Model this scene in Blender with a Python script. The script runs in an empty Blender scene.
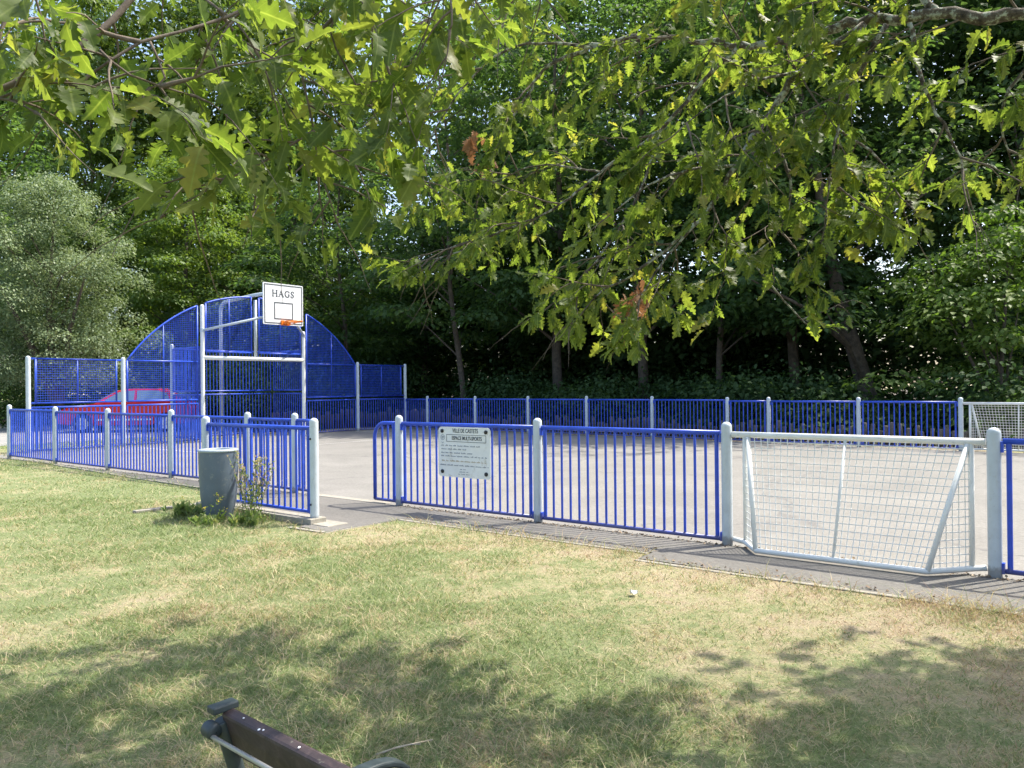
import bpy, math, random
import numpy as np
from mathutils import Vector, Matrix, Quaternion

random.seed(7)
rng = np.random.default_rng(7)
PI = math.pi
scene = bpy.context.scene
col = scene.collection
def srgb(r, g, b):
    f = lambda c: ((c/255+0.055)/1.055)**2.4 if c/255 > 0.04045 else c/255/12.92
    return (f(r), f(g), f(b), 1)

# ------------------------------------------------------------------ frame of the place
E = 1.37                                   # eye height
F = 790.0
MX = np.array([[9.99948833e-01, 1.01158778e-02, 0.0],
               [2.81885752e-05, -2.78642480e-03, -9.99996118e-01],
               [-1.01158386e-02, 9.99944951e-01, -2.78656738e-03]])
D1 = Vector((-0.79004088, 0.61305416, 0))  # along the fences, away to the left
D2 = Vector((0.61305416, 0.79004088, 0))   # across the court, away to the right
UP = Vector((0, 0, 1))
def W(u, v, z=0.0):
    return D1*u + D2*v + UP*z
def at(px, py, D):                         # world point seen at a photo pixel at depth D
    r = MX @ np.array([px-512, 384-py, -F])/F
    k = D/r[1]
    return Vector((r[0]*k, D, r[2]*k+E))

# ------------------------------------------------------------------ mesh helper
class MB:
    def __init__(s):
        s.v = []; s.f = []; s.m = []; s.sm = []
    def add(s, vs, fs, mi=0, smooth=False):
        o = len(s.v); s.v += [tuple(p) for p in vs]
        for f in fs:
            s.f.append([i+o for i in f]); s.m.append(mi); s.sm.append(smooth)
    def box(s, c, size, rot=None, mi=0):
        c = Vector(c); h = Vector(size)/2
        R = rot if rot is not None else Matrix.Identity(3)
        vs = [c + R @ Vector((x*h.x, y*h.y, z*h.z)) for x in (-1, 1) for y in (-1, 1) for z in (-1, 1)]
        s.add(vs, [(0,1,3,2),(4,6,7,5),(0,4,5,1),(2,3,7,6),(0,2,6,4),(1,5,7,3)], mi)
    def bar(s, a, b, w, d, side=None, mi=0):         # rectangular bar from a to b
        a = Vector(a); b = Vector(b); t = (b-a).normalized()
        x = side.normalized() if side is not None else (t.cross(UP).normalized() if abs(t.z) < .95 else D1.copy())
        x = (x - t*x.dot(t)).normalized(); y = t.cross(x)
        vs = [p + x*(i*w/2) + y*(j*d/2) for p in (a, b) for i, j in ((-1,-1),(1,-1),(1,1),(-1,1))]
        s.add(vs, [(3,2,1,0),(4,5,6,7),(0,1,5,4),(1,2,6,5),(2,3,7,6),(3,0,4,7)], mi)
    def tube(s, pts, r, n=8, cap=True, mi=0, smooth=True):
        pts = [Vector(p) for p in pts]; N = len(pts)
        if not hasattr(r, '__len__'): r = [r]*N
        t0 = (pts[1]-pts[0]).normalized()
        x = t0.cross(UP) if abs(t0.z) < .95 else t0.cross(Vector((1,0,0)))
        x.normalize(); vs = []; fs = []
        for i, p in enumerate(pts):
            t = (pts[min(i+1,N-1)]-pts[max(i-1,0)]).normalized()
            x = (x - t*x.dot(t)).normalized(); y = t.cross(x)
            for k in range(n):
                a = 2*PI*k/n
                vs.append(p + (x*math.cos(a)+y*math.sin(a))*r[i])
        for i in range(N-1):
            for k in range(n):
                k2 = (k+1) % n
                fs.append((i*n+k, i*n+k2, (i+1)*n+k2, (i+1)*n+k))
        s.add(vs, fs, mi, smooth)
        if cap:
            o = len(s.v)-len(vs)
            s.f.append([o+k for k in range(n)][::-1]); s.m.append(mi); s.sm.append(False)
            s.f.append([o+(N-1)*n+k for k in range(n)]); s.m.append(mi); s.sm.append(False)
    def lathe(s, prof, c, n=20, mi=0, axis=None):    # prof: (radius, height)
        c = Vector(c); ax = Vector(axis).normalized() if axis is not None else UP
        x = ax.cross(Vector((0,1,0))) if abs(ax.y) < .9 else ax.cross(Vector((1,0,0)))
        x.normalize(); y = ax.cross(x); vs = []; fs = []
        for r, h in prof:
            for k in range(n):
                a = 2*PI*k/n
                vs.append(c + ax*h + (x*math.cos(a)+y*math.sin(a))*r)
        for i in range(len(prof)-1):
            for k in range(n):
                k2 = (k+1) % n
                fs.append((i*n+k, i*n+k2, (i+1)*n+k2, (i+1)*n+k))
        s.add(vs, fs, mi, True)
    def poly(s, pts, mi=0):
        s.add(pts, [list(range(len(pts)))], mi)
    def prism(s, pts, off, mi=0):                    # polygon pts swept by vector off
        pts = [Vector(p) for p in pts]; off = Vector(off); n = len(pts)
        vs = pts + [p+off for p in pts]
        fs = [list(range(n))[::-1], [n+i for i in range(n)]]
        fs += [(i, (i+1) % n, n+(i+1) % n, n+i) for i in range(n)]
        s.add(vs, fs, mi)
    def build(s, name, mats, parent=None, bevel=0):
        me = bpy.data.meshes.new(name)
        root = parent
        while root is not None and root.parent is not None: root = root.parent
        off = Vector(root.location) if root is not None else Vector()
        me.from_pydata([(x-off.x, y-off.y, z-off.z) for x, y, z in s.v], [], s.f)
        me.polygons.foreach_set('material_index', s.m)
        me.polygons.foreach_set('use_smooth', s.sm)
        for m in (mats if isinstance(mats, (list, tuple)) else [mats]): me.materials.append(m)
        me.update()
        o = bpy.data.objects.new(name, me); col.objects.link(o)
        if parent is not None: o.parent = parent
        if bevel:
            b = o.modifiers.new('bevel', 'BEVEL'); b.width = bevel; b.segments = 2; b.limit_method = 'ANGLE'
        return o

def crom(pts, step=.05):
    pts = [Vector(p) for p in pts]; out = []; n = len(pts)
    for i in range(n-1):
        p0 = pts[max(0, i-1)]; p1 = pts[i]; p2 = pts[i+1]; p3 = pts[min(n-1, i+2)]
        k = max(2, int((p2-p1).length/step))
        for j in range(k):
            t = j/k; t2 = t*t; t3 = t2*t
            out.append(.5*((2*p1)+(p2-p0)*t+(2*p0-5*p1+4*p2-p3)*t2+(3*p1-p0-3*p2+p3)*t3))
    out.append(pts[-1]); return out
def np_mesh(name, V, Fc, mat, parent=None, rnd=None, uv=None, off=(0,0,0), smooth=False):
    """V (n,3), Fc (m,k) equal-size faces; rnd: per-face random attribute; uv: per-loop"""
    me = bpy.data.meshes.new(name)
    V = np.asarray(V, dtype=np.float32)-np.asarray(off, dtype=np.float32)
    m, k = Fc.shape
    me.vertices.add(len(V)); me.vertices.foreach_set('co', V.ravel())
    me.loops.add(m*k); me.loops.foreach_set('vertex_index', Fc.astype(np.int32).ravel())
    me.polygons.add(m)
    me.polygons.foreach_set('loop_start', np.arange(0, m*k, k, dtype=np.int32))
    me.polygons.foreach_set('loop_total', np.full(m, k, dtype=np.int32))
    if smooth: me.polygons.foreach_set('use_smooth', np.ones(m, dtype=bool))
    if rnd is not None:
        a = me.attributes.new('rnd', 'FLOAT', 'FACE'); a.data.foreach_set('value', np.asarray(rnd, dtype=np.float32))
    if uv is not None:
        l = me.uv_layers.new(name='UVMap'); l.data.foreach_set('uv', np.asarray(uv, dtype=np.float32).ravel())
    me.materials.append(mat); me.update(calc_edges=True); me.validate()
    o = bpy.data.objects.new(name, me); col.objects.link(o)
    if parent is not None: o.parent = parent
    return o

def thing(name, label, cat, loc=(0,0,0), group=None):
    o = bpy.data.objects.new(name, None); o.empty_display_size = .2; col.objects.link(o)
    o.location = loc; tag(o, label, cat, group); return o
def tag(o, label, cat, group=None):
    o['label'] = label; o['category'] = cat
    if group: o['group'] = group
    return o
def setting(o, kind='structure'):
    o['kind'] = kind; return o

# ------------------------------------------------------------------ materials
def newmat(name):
    m = bpy.data.materials.new(name); m.use_nodes = True
    nt = m.node_tree; b = nt.nodes['Principled BSDF']
    return m, nt, b
def noise(nt, scale, detail=4, rough=.55, vec=None, dist=0):
    n = nt.nodes.new('ShaderNodeTexNoise'); n.inputs['Scale'].default_value = scale
    n.inputs['Detail'].default_value = detail; n.inputs['Roughness'].default_value = rough
    n.inputs['Distortion'].default_value = dist
    if vec is not None: nt.links.new(vec, n.inputs['Vector'])
    return n
def ramp(nt, fac, stops):
    r = nt.nodes.new('ShaderNodeValToRGB'); e = r.color_ramp.elements
    while len(e) < len(stops): e.new(.5)
    for el, (p, c) in zip(e, stops): el.position = p; el.color = c if len(c) == 4 else (*c, 1)
    nt.links.new(fac, r.inputs['Fac']); return r
def mix(nt, fac, a, b, mode='MIX'):
    m = nt.nodes.new('ShaderNodeMix'); m.data_type = 'RGBA'; m.blend_type = mode
    def put(sock, val):
        if hasattr(val, 'is_output') or hasattr(val, 'links'): nt.links.new(val, sock)
        else: sock.default_value = val if hasattr(val, '__len__') else val
    put(m.inputs[0], fac); put(m.inputs[6], a); put(m.inputs[7], b)
    return m.outputs[2]
def geo_pos(nt):
    return nt.nodes.new('ShaderNodeNewGeometry').outputs['Position']
def bump(nt, b, h, strength=.3, dist=.01):
    n = nt.nodes.new('ShaderNodeBump'); n.inputs['Strength'].default_value = strength
    n.inputs['Distance'].default_value = dist
    nt.links.new(h, n.inputs['Height']); nt.links.new(n.outputs[0], b.inputs['Normal'])

def paint(name, c, rough=.4, var=.12, dirt=None, metallic=0, scale=9, grime=False):
    m, nt, b = newmat(name)
    tc = nt.nodes.new('ShaderNodeTexCoord').outputs['Object']
    n = noise(nt, scale, 5, .6, tc)
    lo = tuple(x*(1-var) for x in c[:3])+(1,); hi = tuple(min(1, x*(1+var)) for x in c[:3])+(1,)
    r = ramp(nt, n.outputs['Fac'], [(.3, lo), (.7, hi)])
    out = r.outputs[0]
    if dirt:
        n2 = noise(nt, scale*3, 8, .7, tc)
        r2 = ramp(nt, n2.outputs['Fac'], [(.56, (0,0,0)), (.72, (1,1,1))])
        out = mix(nt, r2.outputs[0], out, dirt)
    if grime:
        g = geo_pos(nt); sx = nt.nodes.new('ShaderNodeSeparateXYZ'); nt.links.new(g, sx.inputs[0])
        ng = noise(nt, 14, 6, .7, g)
        gm = nt.nodes.new('ShaderNodeMath'); gm.operation = 'MULTIPLY_ADD'; nt.links.new(ng.outputs['Fac'], gm.inputs[0]); gm.inputs[1].default_value = -.13; nt.links.new(sx.outputs[2], gm.inputs[2])
        gr = ramp(nt, gm.outputs[0], [(0, (.6,)*3), (.03, (0,)*3)])
        out = mix(nt, gr.outputs[0], out, (.12, .1, .08, 1))
        nc = noise(nt, 55, 4, .6, g); rc = ramp(nt, nc.outputs['Fac'], [(.70, (0,)*3), (.74, (.8,)*3)])
        out = mix(nt, rc.outputs[0], out, (.17, .16, .15, 1))
    nt.links.new(out, b.inputs['Base Color'])
    rr = ramp(nt, n.outputs['Fac'], [(.2, (rough*.75,)*3), (.8, (min(1, rough*1.3),)*3)])
    nt.links.new(rr.outputs[0], b.inputs['Roughness'])
    b.inputs['Metallic'].default_value = metallic
    bump(nt, b, n.outputs['Fac'], .05, .004)
    return m

M = {}
M['blue'] = paint('blue paint', (.024, .078, .52, 1), .38, .2, dirt=(.06, .11, .46, 1), grime=True)
M['post'] = paint('pale grey paint', (.5, .56, .595, 1), .38, .08, dirt=(.42, .45, .44, 1), grime=True)
M['white'] = paint('white paint', (.74, .75, .72, 1), .35, .06, dirt=(.58, .58, .52, 1))
M['black'] = paint('black plastic', (.012, .012, .013, 1), .4)
M['orange'] = paint('orange paint', (.75, .2, .02, 1), .35)
M['board'] = paint('white board', (.78, .79, .79, 1), .4, .04, dirt=(.66, .67, .65, 1))
M['sign'] = paint('weathered sign plate', (.76, .77, .74, 1), .45, .07, dirt=(.52, .5, .42, 1), scale=5)
M['ink'] = paint('printed ink', (.08, .09, .1, 1), .5)
M['faded'] = paint('faded ink', (.22, .25, .3, 1), .5)
M['rust'] = paint('faded brown ink', (.42, .33, .2, 1), .5)
M['bin'] = paint('grey blue bin paint', (.1, .132, .17, 1), .45, .1, dirt=(.21, .23, .22, 1), scale=6)
M['binlid'] = paint('bin lid paint', (.3, .35, .385, 1), .4, .1, dirt=(.25, .27, .26, 1))
M['iron'] = paint('dark cast iron', (.028, .04, .042, 1), .45, .25, scale=30)
M['rod'] = paint('galvanised rod', (.5, .5, .48, 1), .35, .1, metallic=.6)
M['carred'] = paint('red car paint', (.55, .014, .02, 1), .22, .03)
M['glass'] = paint('car glass', (.16, .24, .3, 1), .06, .05)
M['tyre'] = paint('tyre rubber', (.02, .02, .021, 1), .8)
M['alloy'] = paint('alloy', (.7, .7, .7, 1), .3, .05, metallic=.3)
M['paper'] = paint('paper', (.85, .86, .88, 1), .7, .04)

def wood_mat():
    m, nt, b = newmat('weathered brown slat')
    tc = nt.nodes.new('ShaderNodeTexCoord').outputs['Generated']
    mp = nt.nodes.new('ShaderNodeMapping'); nt.links.new(tc, mp.inputs[0]); mp.inputs['Scale'].default_value = (3, 40, 40)
    g = geo_pos(nt)
    n = noise(nt, 22, 8, .65, g, 1.5)
    r = ramp(nt, n.outputs['Fac'], [(.3, (.022, .016, .016)), (.55, (.048, .032, .032)), (.75, (.085, .062, .056))])
    n2 = noise(nt, 60, 6, .7, g)
    r2 = ramp(nt, n2.outputs['Fac'], [(.62, (0, 0, 0)), (.74, (1, 1, 1))])
    o = mix(nt, r2.outputs[0], r.outputs[0], (.2, .19, .15, 1))
    nt.links.new(o, b.inputs['Base Color']); b.inputs['Roughness'].default_value = .55
    bump(nt, b, n.outputs['Fac'], .35, .004)
    return m
M['slat'] = wood_mat()

def stone_mat(name, stops, scale=30, b_=.4, patch=None):
    m, nt, b = newmat(name); g = geo_pos(nt)
    n = noise(nt, scale, 10, .7, g)
    r = ramp(nt, n.outputs['Fac'], stops); o = r.outputs[0]
    n2 = noise(nt, .8, 6, .6, g, .6)
    r2 = ramp(nt, n2.outputs['Fac'], [(.3, (.82, .82, .82)), (.7, (1.1, 1.1, 1.1))])
    o = mix(nt, 1.0, o, r2.outputs[0], 'MULTIPLY')
    v = nt.nodes.new('ShaderNodeTexVoronoi'); v.inputs['Scale'].default_value = scale*4; nt.links.new(g, v.inputs['Vector'])
    rv = ramp(nt, v.outputs['Distance'], [(0, (.72, .72, .72)), (.6, (1.12, 1.12, 1.12))])
    o = mix(nt, .6, o, rv.outputs[0], 'MULTIPLY')
    if patch:                                   # darker worn streaks and hairline cracks
        v2 = nt.nodes.new('ShaderNodeTexVoronoi'); v2.feature = 'DISTANCE_TO_EDGE'; v2.inputs['Scale'].default_value = .22
        nd = noise(nt, 1.5, 4, .6, g)
        add = nt.nodes.new('ShaderNodeVectorMath'); add.operation = 'ADD'
        nt.links.new(g, add.inputs[0]); nt.links.new(nd.outputs['Color'], add.inputs[1]); nt.links.new(add.outputs[0], v2.inputs['Vector'])
        rc = ramp(nt, v2.outputs['Distance'], [(0, (1, 1, 1)), (.006, (0, 0, 0))])
        o = mix(nt, rc.outputs[0], o, patch)
    nt.links.new(o, b.inputs['Base Color']); b.inputs['Roughness'].default_value = .9
    bump(nt, b, n.outputs['Fac'], b_, .01)
    return m
M['court'] = stone_mat('worn pale asphalt', [(.25, (.14, .133, .118)), (.75, (.25, .24, .218))], 26, .4, (.12, .115, .11, 1))
M['path'] = stone_mat('grey asphalt path', [(.25, (.092, .087, .077)), (.75, (.192, .182, .163))], 34, .5, (.08, .08, .08, 1))
M['concrete'] = stone_mat('concrete', [(.25, (.2, .185, .15)), (.75, (.36, .335, .28))], 22, .5)
M['carpark'] = stone_mat('pale car park asphalt', [(.25, (.2, .2, .19)), (.75, (.33, .32, .3))], 18, .3)
M['floor'] = stone_mat('leaf litter', [(.25, (.035, .026, .016)), (.75, (.11, .085, .05))], 8, .6)
M['log'] = stone_mat('grey weathered log', [(.25, (.06, .055, .048)), (.75, (.17, .155, .135))], 14, .5)
M['bark'] = stone_mat('bark', [(.3, (.035, .028, .021)), (.7, (.14, .11, .085))], 9, .9)
M['oakbark'] = stone_mat('lichened oak bark', [(.34, (.03, .023, .017)), (.5, (.12, .095, .07)), (.56, (.36, .38, .31)), (.7, (.42, .44, .36))], 22, 1.0)
M['twig'] = stone_mat('twig bark', [(.3, (.07, .05, .035)), (.7, (.2, .16, .12))], 30, .4)
M['dead'] = stone_mat('dead stick', [(.3, (.3, .25, .18)), (.7, (.5, .43, .33))], 30, .3)
M['paintline'] = stone_mat('worn white marking', [(.3, (.36, .35, .33)), (.7, (.62, .61, .58))], 30, .2)

def lawn_colour(nt, g):
    n1 = noise(nt, .33, 5, .6, g, .4)
    n2 = noise(nt, 1.9, 6, .65, g, .3)
    n3 = noise(nt, 11, 6, .7, g)
    mth = nt.nodes.new('ShaderNodeMath'); mth.operation = 'MULTIPLY_ADD'
    nt.links.new(n1.outputs['Fac'], mth.inputs[0]); mth.inputs[1].default_value = 1.0
    m2 = nt.nodes.new('ShaderNodeMath'); m2.operation = 'MULTIPLY'; nt.links.new(n2.outputs['Fac'], m2.inputs[0]); m2.inputs[1].default_value = .75
    nt.links.new(m2.outputs[0], mth.inputs[2])
    m3 = nt.nodes.new('ShaderNodeMath'); m3.operation = 'MULTIPLY_ADD'
    nt.links.new(n3.outputs['Fac'], m3.inputs[0]); m3.inputs[1].default_value = .62; nt.links.new(mth.outputs[0], m3.inputs[2])
    # drier towards the kerb and to the right of the court entrance (v grows towards the court)
    sep = nt.nodes.new('ShaderNodeVectorMath'); sep.operation = 'DOT_PRODUCT'
    nt.links.new(g, sep.inputs[0]); sep.inputs[1].default_value = (.16, .10, 0)
    m4 = nt.nodes.new('ShaderNodeMath'); m4.operation = 'SUBTRACT'; m4.use_clamp = False
    mm = nt.nodes.new('ShaderNodeMapRange'); nt.links.new(sep.outputs['Value'], mm.inputs[0])
    mm.inputs[1].default_value = .2; mm.inputs[2].default_value = 1.05; mm.inputs[3].default_value = .17; mm.inputs[4].default_value = .37
    nt.links.new(m3.outputs[0], m4.inputs[0]); nt.links.new(mm.outputs[0], m4.inputs[1])
    return m4.outputs[0], n3.outputs['Fac']
def lawn_mat():
    m, nt, b = newmat('dry summer lawn'); g = geo_pos(nt)
    f, h = lawn_colour(nt, g)
    r = ramp(nt, f, [(.5, (.22, .15, .095)), (.62, (.34, .26, .165)), (.78, (.39, .325, .205)), (.9, (.33, .31, .16)), (1.0, (.2, .235, .095))])
    n4 = noise(nt, 70, 6, .8, g)
    r4 = ramp(nt, n4.outputs['Fac'], [(.3, (.35, .35, .35)), (.62, (1.3, 1.3, 1.3))])
    o = mix(nt, .9, r.outputs[0], r4.outputs[0], 'MULTIPLY')
    nt.links.new(o, b.inputs['Base Color']); b.inputs['Roughness'].default_value = .95
    bump(nt, b, n4.outputs['Fac'], .8, .03)
    return m
M['lawn'] = lawn_mat()
def leaf_shader(nt, b, colour, trans, transcol_gain=(1.5, 1.35, .6), rough=.45, spec=.4):
    """principled front + translucent back light"""
    out = [n for n in nt.nodes if n.type == 'OUTPUT_MATERIAL'][0]
    nt.links.new(colour, b.inputs['Base Color']); b.inputs['Roughness'].default_value = rough
    b.inputs['Specular IOR Level'].default_value = spec
    t = nt.nodes.new('ShaderNodeBsdfTranslucent')
    c2 = mix(nt, 1.0, colour, (*transcol_gain, 1), 'MULTIPLY')
    nt.links.new(c2, t.inputs['Color'])
    ms = nt.nodes.new('ShaderNodeMixShader'); ms.inputs[0].default_value = trans
    nt.links.new(b.outputs[0], ms.inputs[1]); nt.links.new(t.outputs[0], ms.inputs[2])
    nt.links.new(ms.outputs[0], out.inputs[0])
def leaf_mat(name, stops, trans=.35, gain=(1.5, 1.35, .6), rough=.45, veins=False, spec=.4):
    m, nt, b = newmat(name)
    a = nt.nodes.new('ShaderNodeAttribute'); a.attribute_name = 'rnd'
    r = ramp(nt, a.outputs['Fac'], stops); o = r.outputs[0]
    if veins:
        u = nt.nodes.new('ShaderNodeUVMap'); s = nt.nodes.new('ShaderNodeSeparateXYZ'); nt.links.new(u.outputs[0], s.inputs[0])
        ab = nt.nodes.new('ShaderNodeMath'); ab.operation = 'ABSOLUTE'; nt.links.new(s.outputs[0], ab.inputs[0])
        rv = ramp(nt, ab.outputs[0], [(0, (.7,)*3), (.028, (0,)*3)])
        # side veins: bands slanting off the midrib
        q = nt.nodes.new('ShaderNodeMath'); q.operation = 'MULTIPLY_ADD'; nt.links.new(ab.outputs[0], q.inputs[0]); q.inputs[1].default_value = -.9
        nt.links.new(s.outputs[1], q.inputs[2])
        q2 = nt.nodes.new('ShaderNodeMath'); q2.operation = 'MODULO'; nt.links.new(q.outputs[0], q2.inputs[0]); q2.inputs[1].default_value = .15
        rv2 = ramp(nt, q2.outputs[0], [(0, (.35,)*3), (.018, (0,)*3)])
        o = mix(nt, rv.outputs[0], o, (.2, .24, .09, 1)); o = mix(nt, rv2.outputs[0], o, (.16, .2, .07, 1))
        g = geo_pos(nt); n = noise(nt, 40, 4, .6, g)
        rn = ramp(nt, n.outputs['Fac'], [(.3, (.82,)*3), (.7, (1.12,)*3)])
        o = mix(nt, 1.0, o, rn.outputs[0], 'MULTIPLY')
    leaf_shader(nt, b, o, trans, gain, rough, spec)
    return m
M['oakleaf'] = leaf_mat('oak leaf', [(0, (.058, .092, .026)), (.5, (.088, .126, .036)), (.9, (.122, .15, .044)), (1, (.19, .18, .06))], .57, (2.45, 2.5, .85), .5, True, .25)
M['deadleaf'] = leaf_mat('dead brown leaf', [(0, (.17, .095, .05)), (1, (.34, .2, .1))], .3, (1.3, 1, .8), .7)
M['litter'] = leaf_mat('dry litter', [(0, (.1, .07, .045)), (.7, (.22, .15, .09)), (1, (.36, .28, .18))], .1, (1, 1, 1), .8)
M['maple'] = leaf_mat('maple leaf', [(0, (.045, .085, .034)), (.6, (.08, .138, .05)), (1, (.125, .18, .062))], .5, (1.7, 1.8, .8), .5, False, .18)
M['robinia'] = leaf_mat('light green leaf', [(0, (.09, .16, .036)), (.6, (.135, .215, .05)), (1, (.19, .26, .07))], .48, (1.6, 1.5, .6))
M['silver'] = leaf_mat('silvery leaf', [(0, (.14, .2, .095)), (.6, (.205, .27, .14)), (1, (.29, .35, .2))], .38, (1.2, 1.2, .8), .5)
M['hazel'] = leaf_mat('bush leaf', [(0, (.09, .14, .036)), (.6, (.14, .2, .05)), (1, (.2, .25, .07))], .42, (1.25, 1.6, .6), .5, False, .2)
M['darkwood'] = leaf_mat('deep wood leaf', [(0, (.03, .06, .026)), (.7, (.062, .108, .042)), (1, (.1, .15, .055))], .48, (1.6, 1.7, .8), .6, False, .12)
M['farwood'] = leaf_mat('far wood leaf', [(0, (.05, .09, .025)), (.6, (.09, .145, .036)), (1, (.14, .19, .05))], .42, (1.6, 1.5, .6))
M['weed'] = leaf_mat('weed leaf', [(0, (.14, .2, .07)), (.7, (.22, .28, .11)), (1, (.38, .37, .2))], .45, (1.3, 1.4, .7), .6, False, .15)
M['seed'] = leaf_mat('seed head', [(0, (.5, .36, .3)), (.6, (.56, .47, .34)), (1, (.5, .52, .3))], .3, (1.2, 1, .9), .7)
M['yellow'] = leaf_mat('yellow flower', [(0, (.65, .5, .04)), (1, (.8, .68, .1))], .3, (1.2, 1.1, .6), .6)
def blade_mat():
    m, nt, b = newmat('grass blade'); g = geo_pos(nt)
    f, h = lawn_colour(nt, g)
    a = nt.nodes.new('ShaderNodeAttribute'); a.attribute_name = 'rnd'
    ad = nt.nodes.new('ShaderNodeMath'); ad.operation = 'MULTIPLY_ADD'; nt.links.new(a.outputs['Fac'], ad.inputs[0]); ad.inputs[1].default_value = .75
    sb = nt.nodes.new('ShaderNodeMath'); sb.operation = 'SUBTRACT'; nt.links.new(f, sb.inputs[0]); sb.inputs[1].default_value = .39
    nt.links.new(sb.outputs[0], ad.inputs[2])
    r = ramp(nt, ad.outputs[0], [(.45, (.3, .2, .125)), (.64, (.5, .395, .255)), (.78, (.52, .45, .29)), (.88, (.38, .38, .19)), (1.0, (.17, .235, .085))])
    leaf_shader(nt, b, r.outputs[0], .35, (1.15, 1.15, .8), .6, .25)
    return m
M['blade'] = blade_mat()

# ------------------------------------------------------------------ world, sun, camera
SUN = Vector((.92, .38, 0)).normalized()*math.cos(math.radians(57.5)) + UP*math.sin(math.radians(57.5))
w = bpy.data.worlds.new('World'); scene.world = w; w.use_nodes = True
bg = w.node_tree.nodes['Background']
sky = w.node_tree.nodes.new('ShaderNodeTexSky'); sky.sky_type = 'NISHITA'; sky.sun_disc = False
sky.sun_elevation = math.radians(57.5); sky.sun_rotation = math.atan2(SUN.x, SUN.y)
sky.air_density = 1.0; sky.dust_density = 3.0; sky.ozone_density = 1.0
w.node_tree.links.new(sky.outputs[0], bg.inputs[0]); bg.inputs[1].default_value = .15
sl = bpy.data.lights.new('sun', 'SUN'); sl.energy = 3.3; sl.angle = math.radians(.5); sl.color = (1, .94, .83)
so = bpy.data.objects.new('sun', sl); col.objects.link(so); so.rotation_euler = (-SUN).to_track_quat('-Z', 'Y').to_euler()
so.location = (20, 10, 40)
cam = bpy.data.cameras.new('camera'); cam.sensor_width = 36; cam.lens = 36*F/1024; cam.clip_end = 3000; cam.clip_start = .05
co = bpy.data.objects.new('camera', cam); col.objects.link(co)
R = Matrix([list(r) for r in MX]).to_4x4(); R.translation = (0, 0, E); co.matrix_world = R
scene.camera = co
scene.view_settings.view_transform = 'Standard'; scene.view_settings.look = 'None'
scene.view_settings.exposure = 1.4; scene.view_settings.gamma = 1
scene.render.engine = 'CYCLES'
cy = scene.cycles; cy.use_denoising = True; cy.max_bounces = 9; cy.diffuse_bounces = 7; cy.glossy_bounces = 2
cy.transmission_bounces = 3; cy.transparent_max_bounces = 4; cy.caustics_reflective = False; cy.caustics_refractive = False
cy.sample_clamp_indirect = 6

# ------------------------------------------------------------------ ground
def sheet(name, uvs, z, mat, kind='structure'):
    mb = MB(); mb.poly([W(u, v, z) for u, v in uvs]); return setting(mb.build(name, mat), kind)
g = MB(); g.poly([(-700, -700, 0), (700, -700, 0), (700, 700, 0), (-700, 700, 0)])
setting(g.build('lawn', M['lawn']))
FL = lambda u: 17.85+(u-6.4)*.06            # line of the far fence
sheet('court', [(-9, 6.35), (18.7, 6.35), (19.6, 7.1), (19.6, 19.0), (17.8, 18.75), (-9, 17.1)], .006, M['court'])
sheet('path', [(-9, 5.50), (3.04, 5.50), (3.04, 5.76), (5.92, 5.76), (5.98, 4.83), (6.45, 4.86), (6.5, 5.26), (8.6, 5.26), (8.6, 5.95), (10.2, 6.0), (12.7, 6.14), (15.8, 6.36), (8.6, 6.37), (-9, 6.37)], .010, M['path'])
sheet('car_park', [(22.2, -16), (44, -16), (44, 12.5), (31, 14), (22.2, 14)], .007, M['carpark'])
sheet('forest_floor', [(-30, 18.9), (17, 20.0), (19.9, 20.2), (22, 14.5), (31, 14.5), (44, 13), (120, 13), (120, 160), (-30, 160)], .006, M['floor'])
def kerb(name, pts, w=.055, h=.011, z=0):
    mb = MB()
    for a, b in zip(pts[:-1], pts[1:]):
        A = W(*a); B = W(*b); n = max(1, int((B-A).length/1.0))
        for i in range(n):
            p = A.lerp(B, i/n); q = A.lerp(B, (i+1)/n); d = (q-p).normalized()*.004
            j = Vector((random.uniform(-.004, .004), random.uniform(-.004, .004), random.uniform(-.006, .004)))
            mb.bar(p+d+j+UP*(z+h/2), q-d+j+UP*(z+h/2), w, h, mi=0)
    return setting(mb.build(name, M['concrete'], bevel=.006))
kerb('path_kerb', [(-9, 5.47), (3.04, 5.47)])
kerb('path_kerb', [(3.07, 5.73), (5.95, 5.73), (6.0, 4.80), (6.5, 4.78)])
kerb('path_kerb', [(8.65, 5.93), (10.2, 5.97), (12.7, 6.11), (15.8, 6.33)], .05, .02)
kerb('path_kerb', [(8.72, 4.35), (8.66, 5.15)], .09, .03)
mb = MB(); mb.box(W(7.46, 5.07, .03), (2.1, .2, .07), Matrix((D1, D2, UP)).transposed()); setting(mb.build('entrance_kerb', M['concrete'], bevel=.008))
mb = MB(); mb.box(W(6.36, 5.12, .006), (.38, .26, .024), Matrix((D1, D2, UP)).transposed()); setting(mb.build('entrance_slab', M['concrete'], bevel=.008))
mb = MB(); mb.box(W(7.6, 6.43, .008), (1.5, .13, .014), Matrix((D1, D2, UP)).transposed()); setting(mb.build('entrance_threshold', M['concrete'], bevel=.004))
# worn white lines of the pitch
mb = MB()
def stripe(a, b, w=.05):
    A = W(*a); B = W(*b); t = (B-A).normalized(); s = t.cross(UP)*w/2
    mb.poly([A+s+UP*.0105, B+s+UP*.0105, B-s+UP*.0105, A-s+UP*.0105])
stripe((18.6, 12.9-3.6), (15.4, 12.9-3.6)); stripe((15.4, 12.9-3.6), (15.4, 12.9+3.6)); stripe((18.6, 16.5), (15.4, 16.5))
setting(mb.build('court_markings', M['paintline']))

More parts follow.
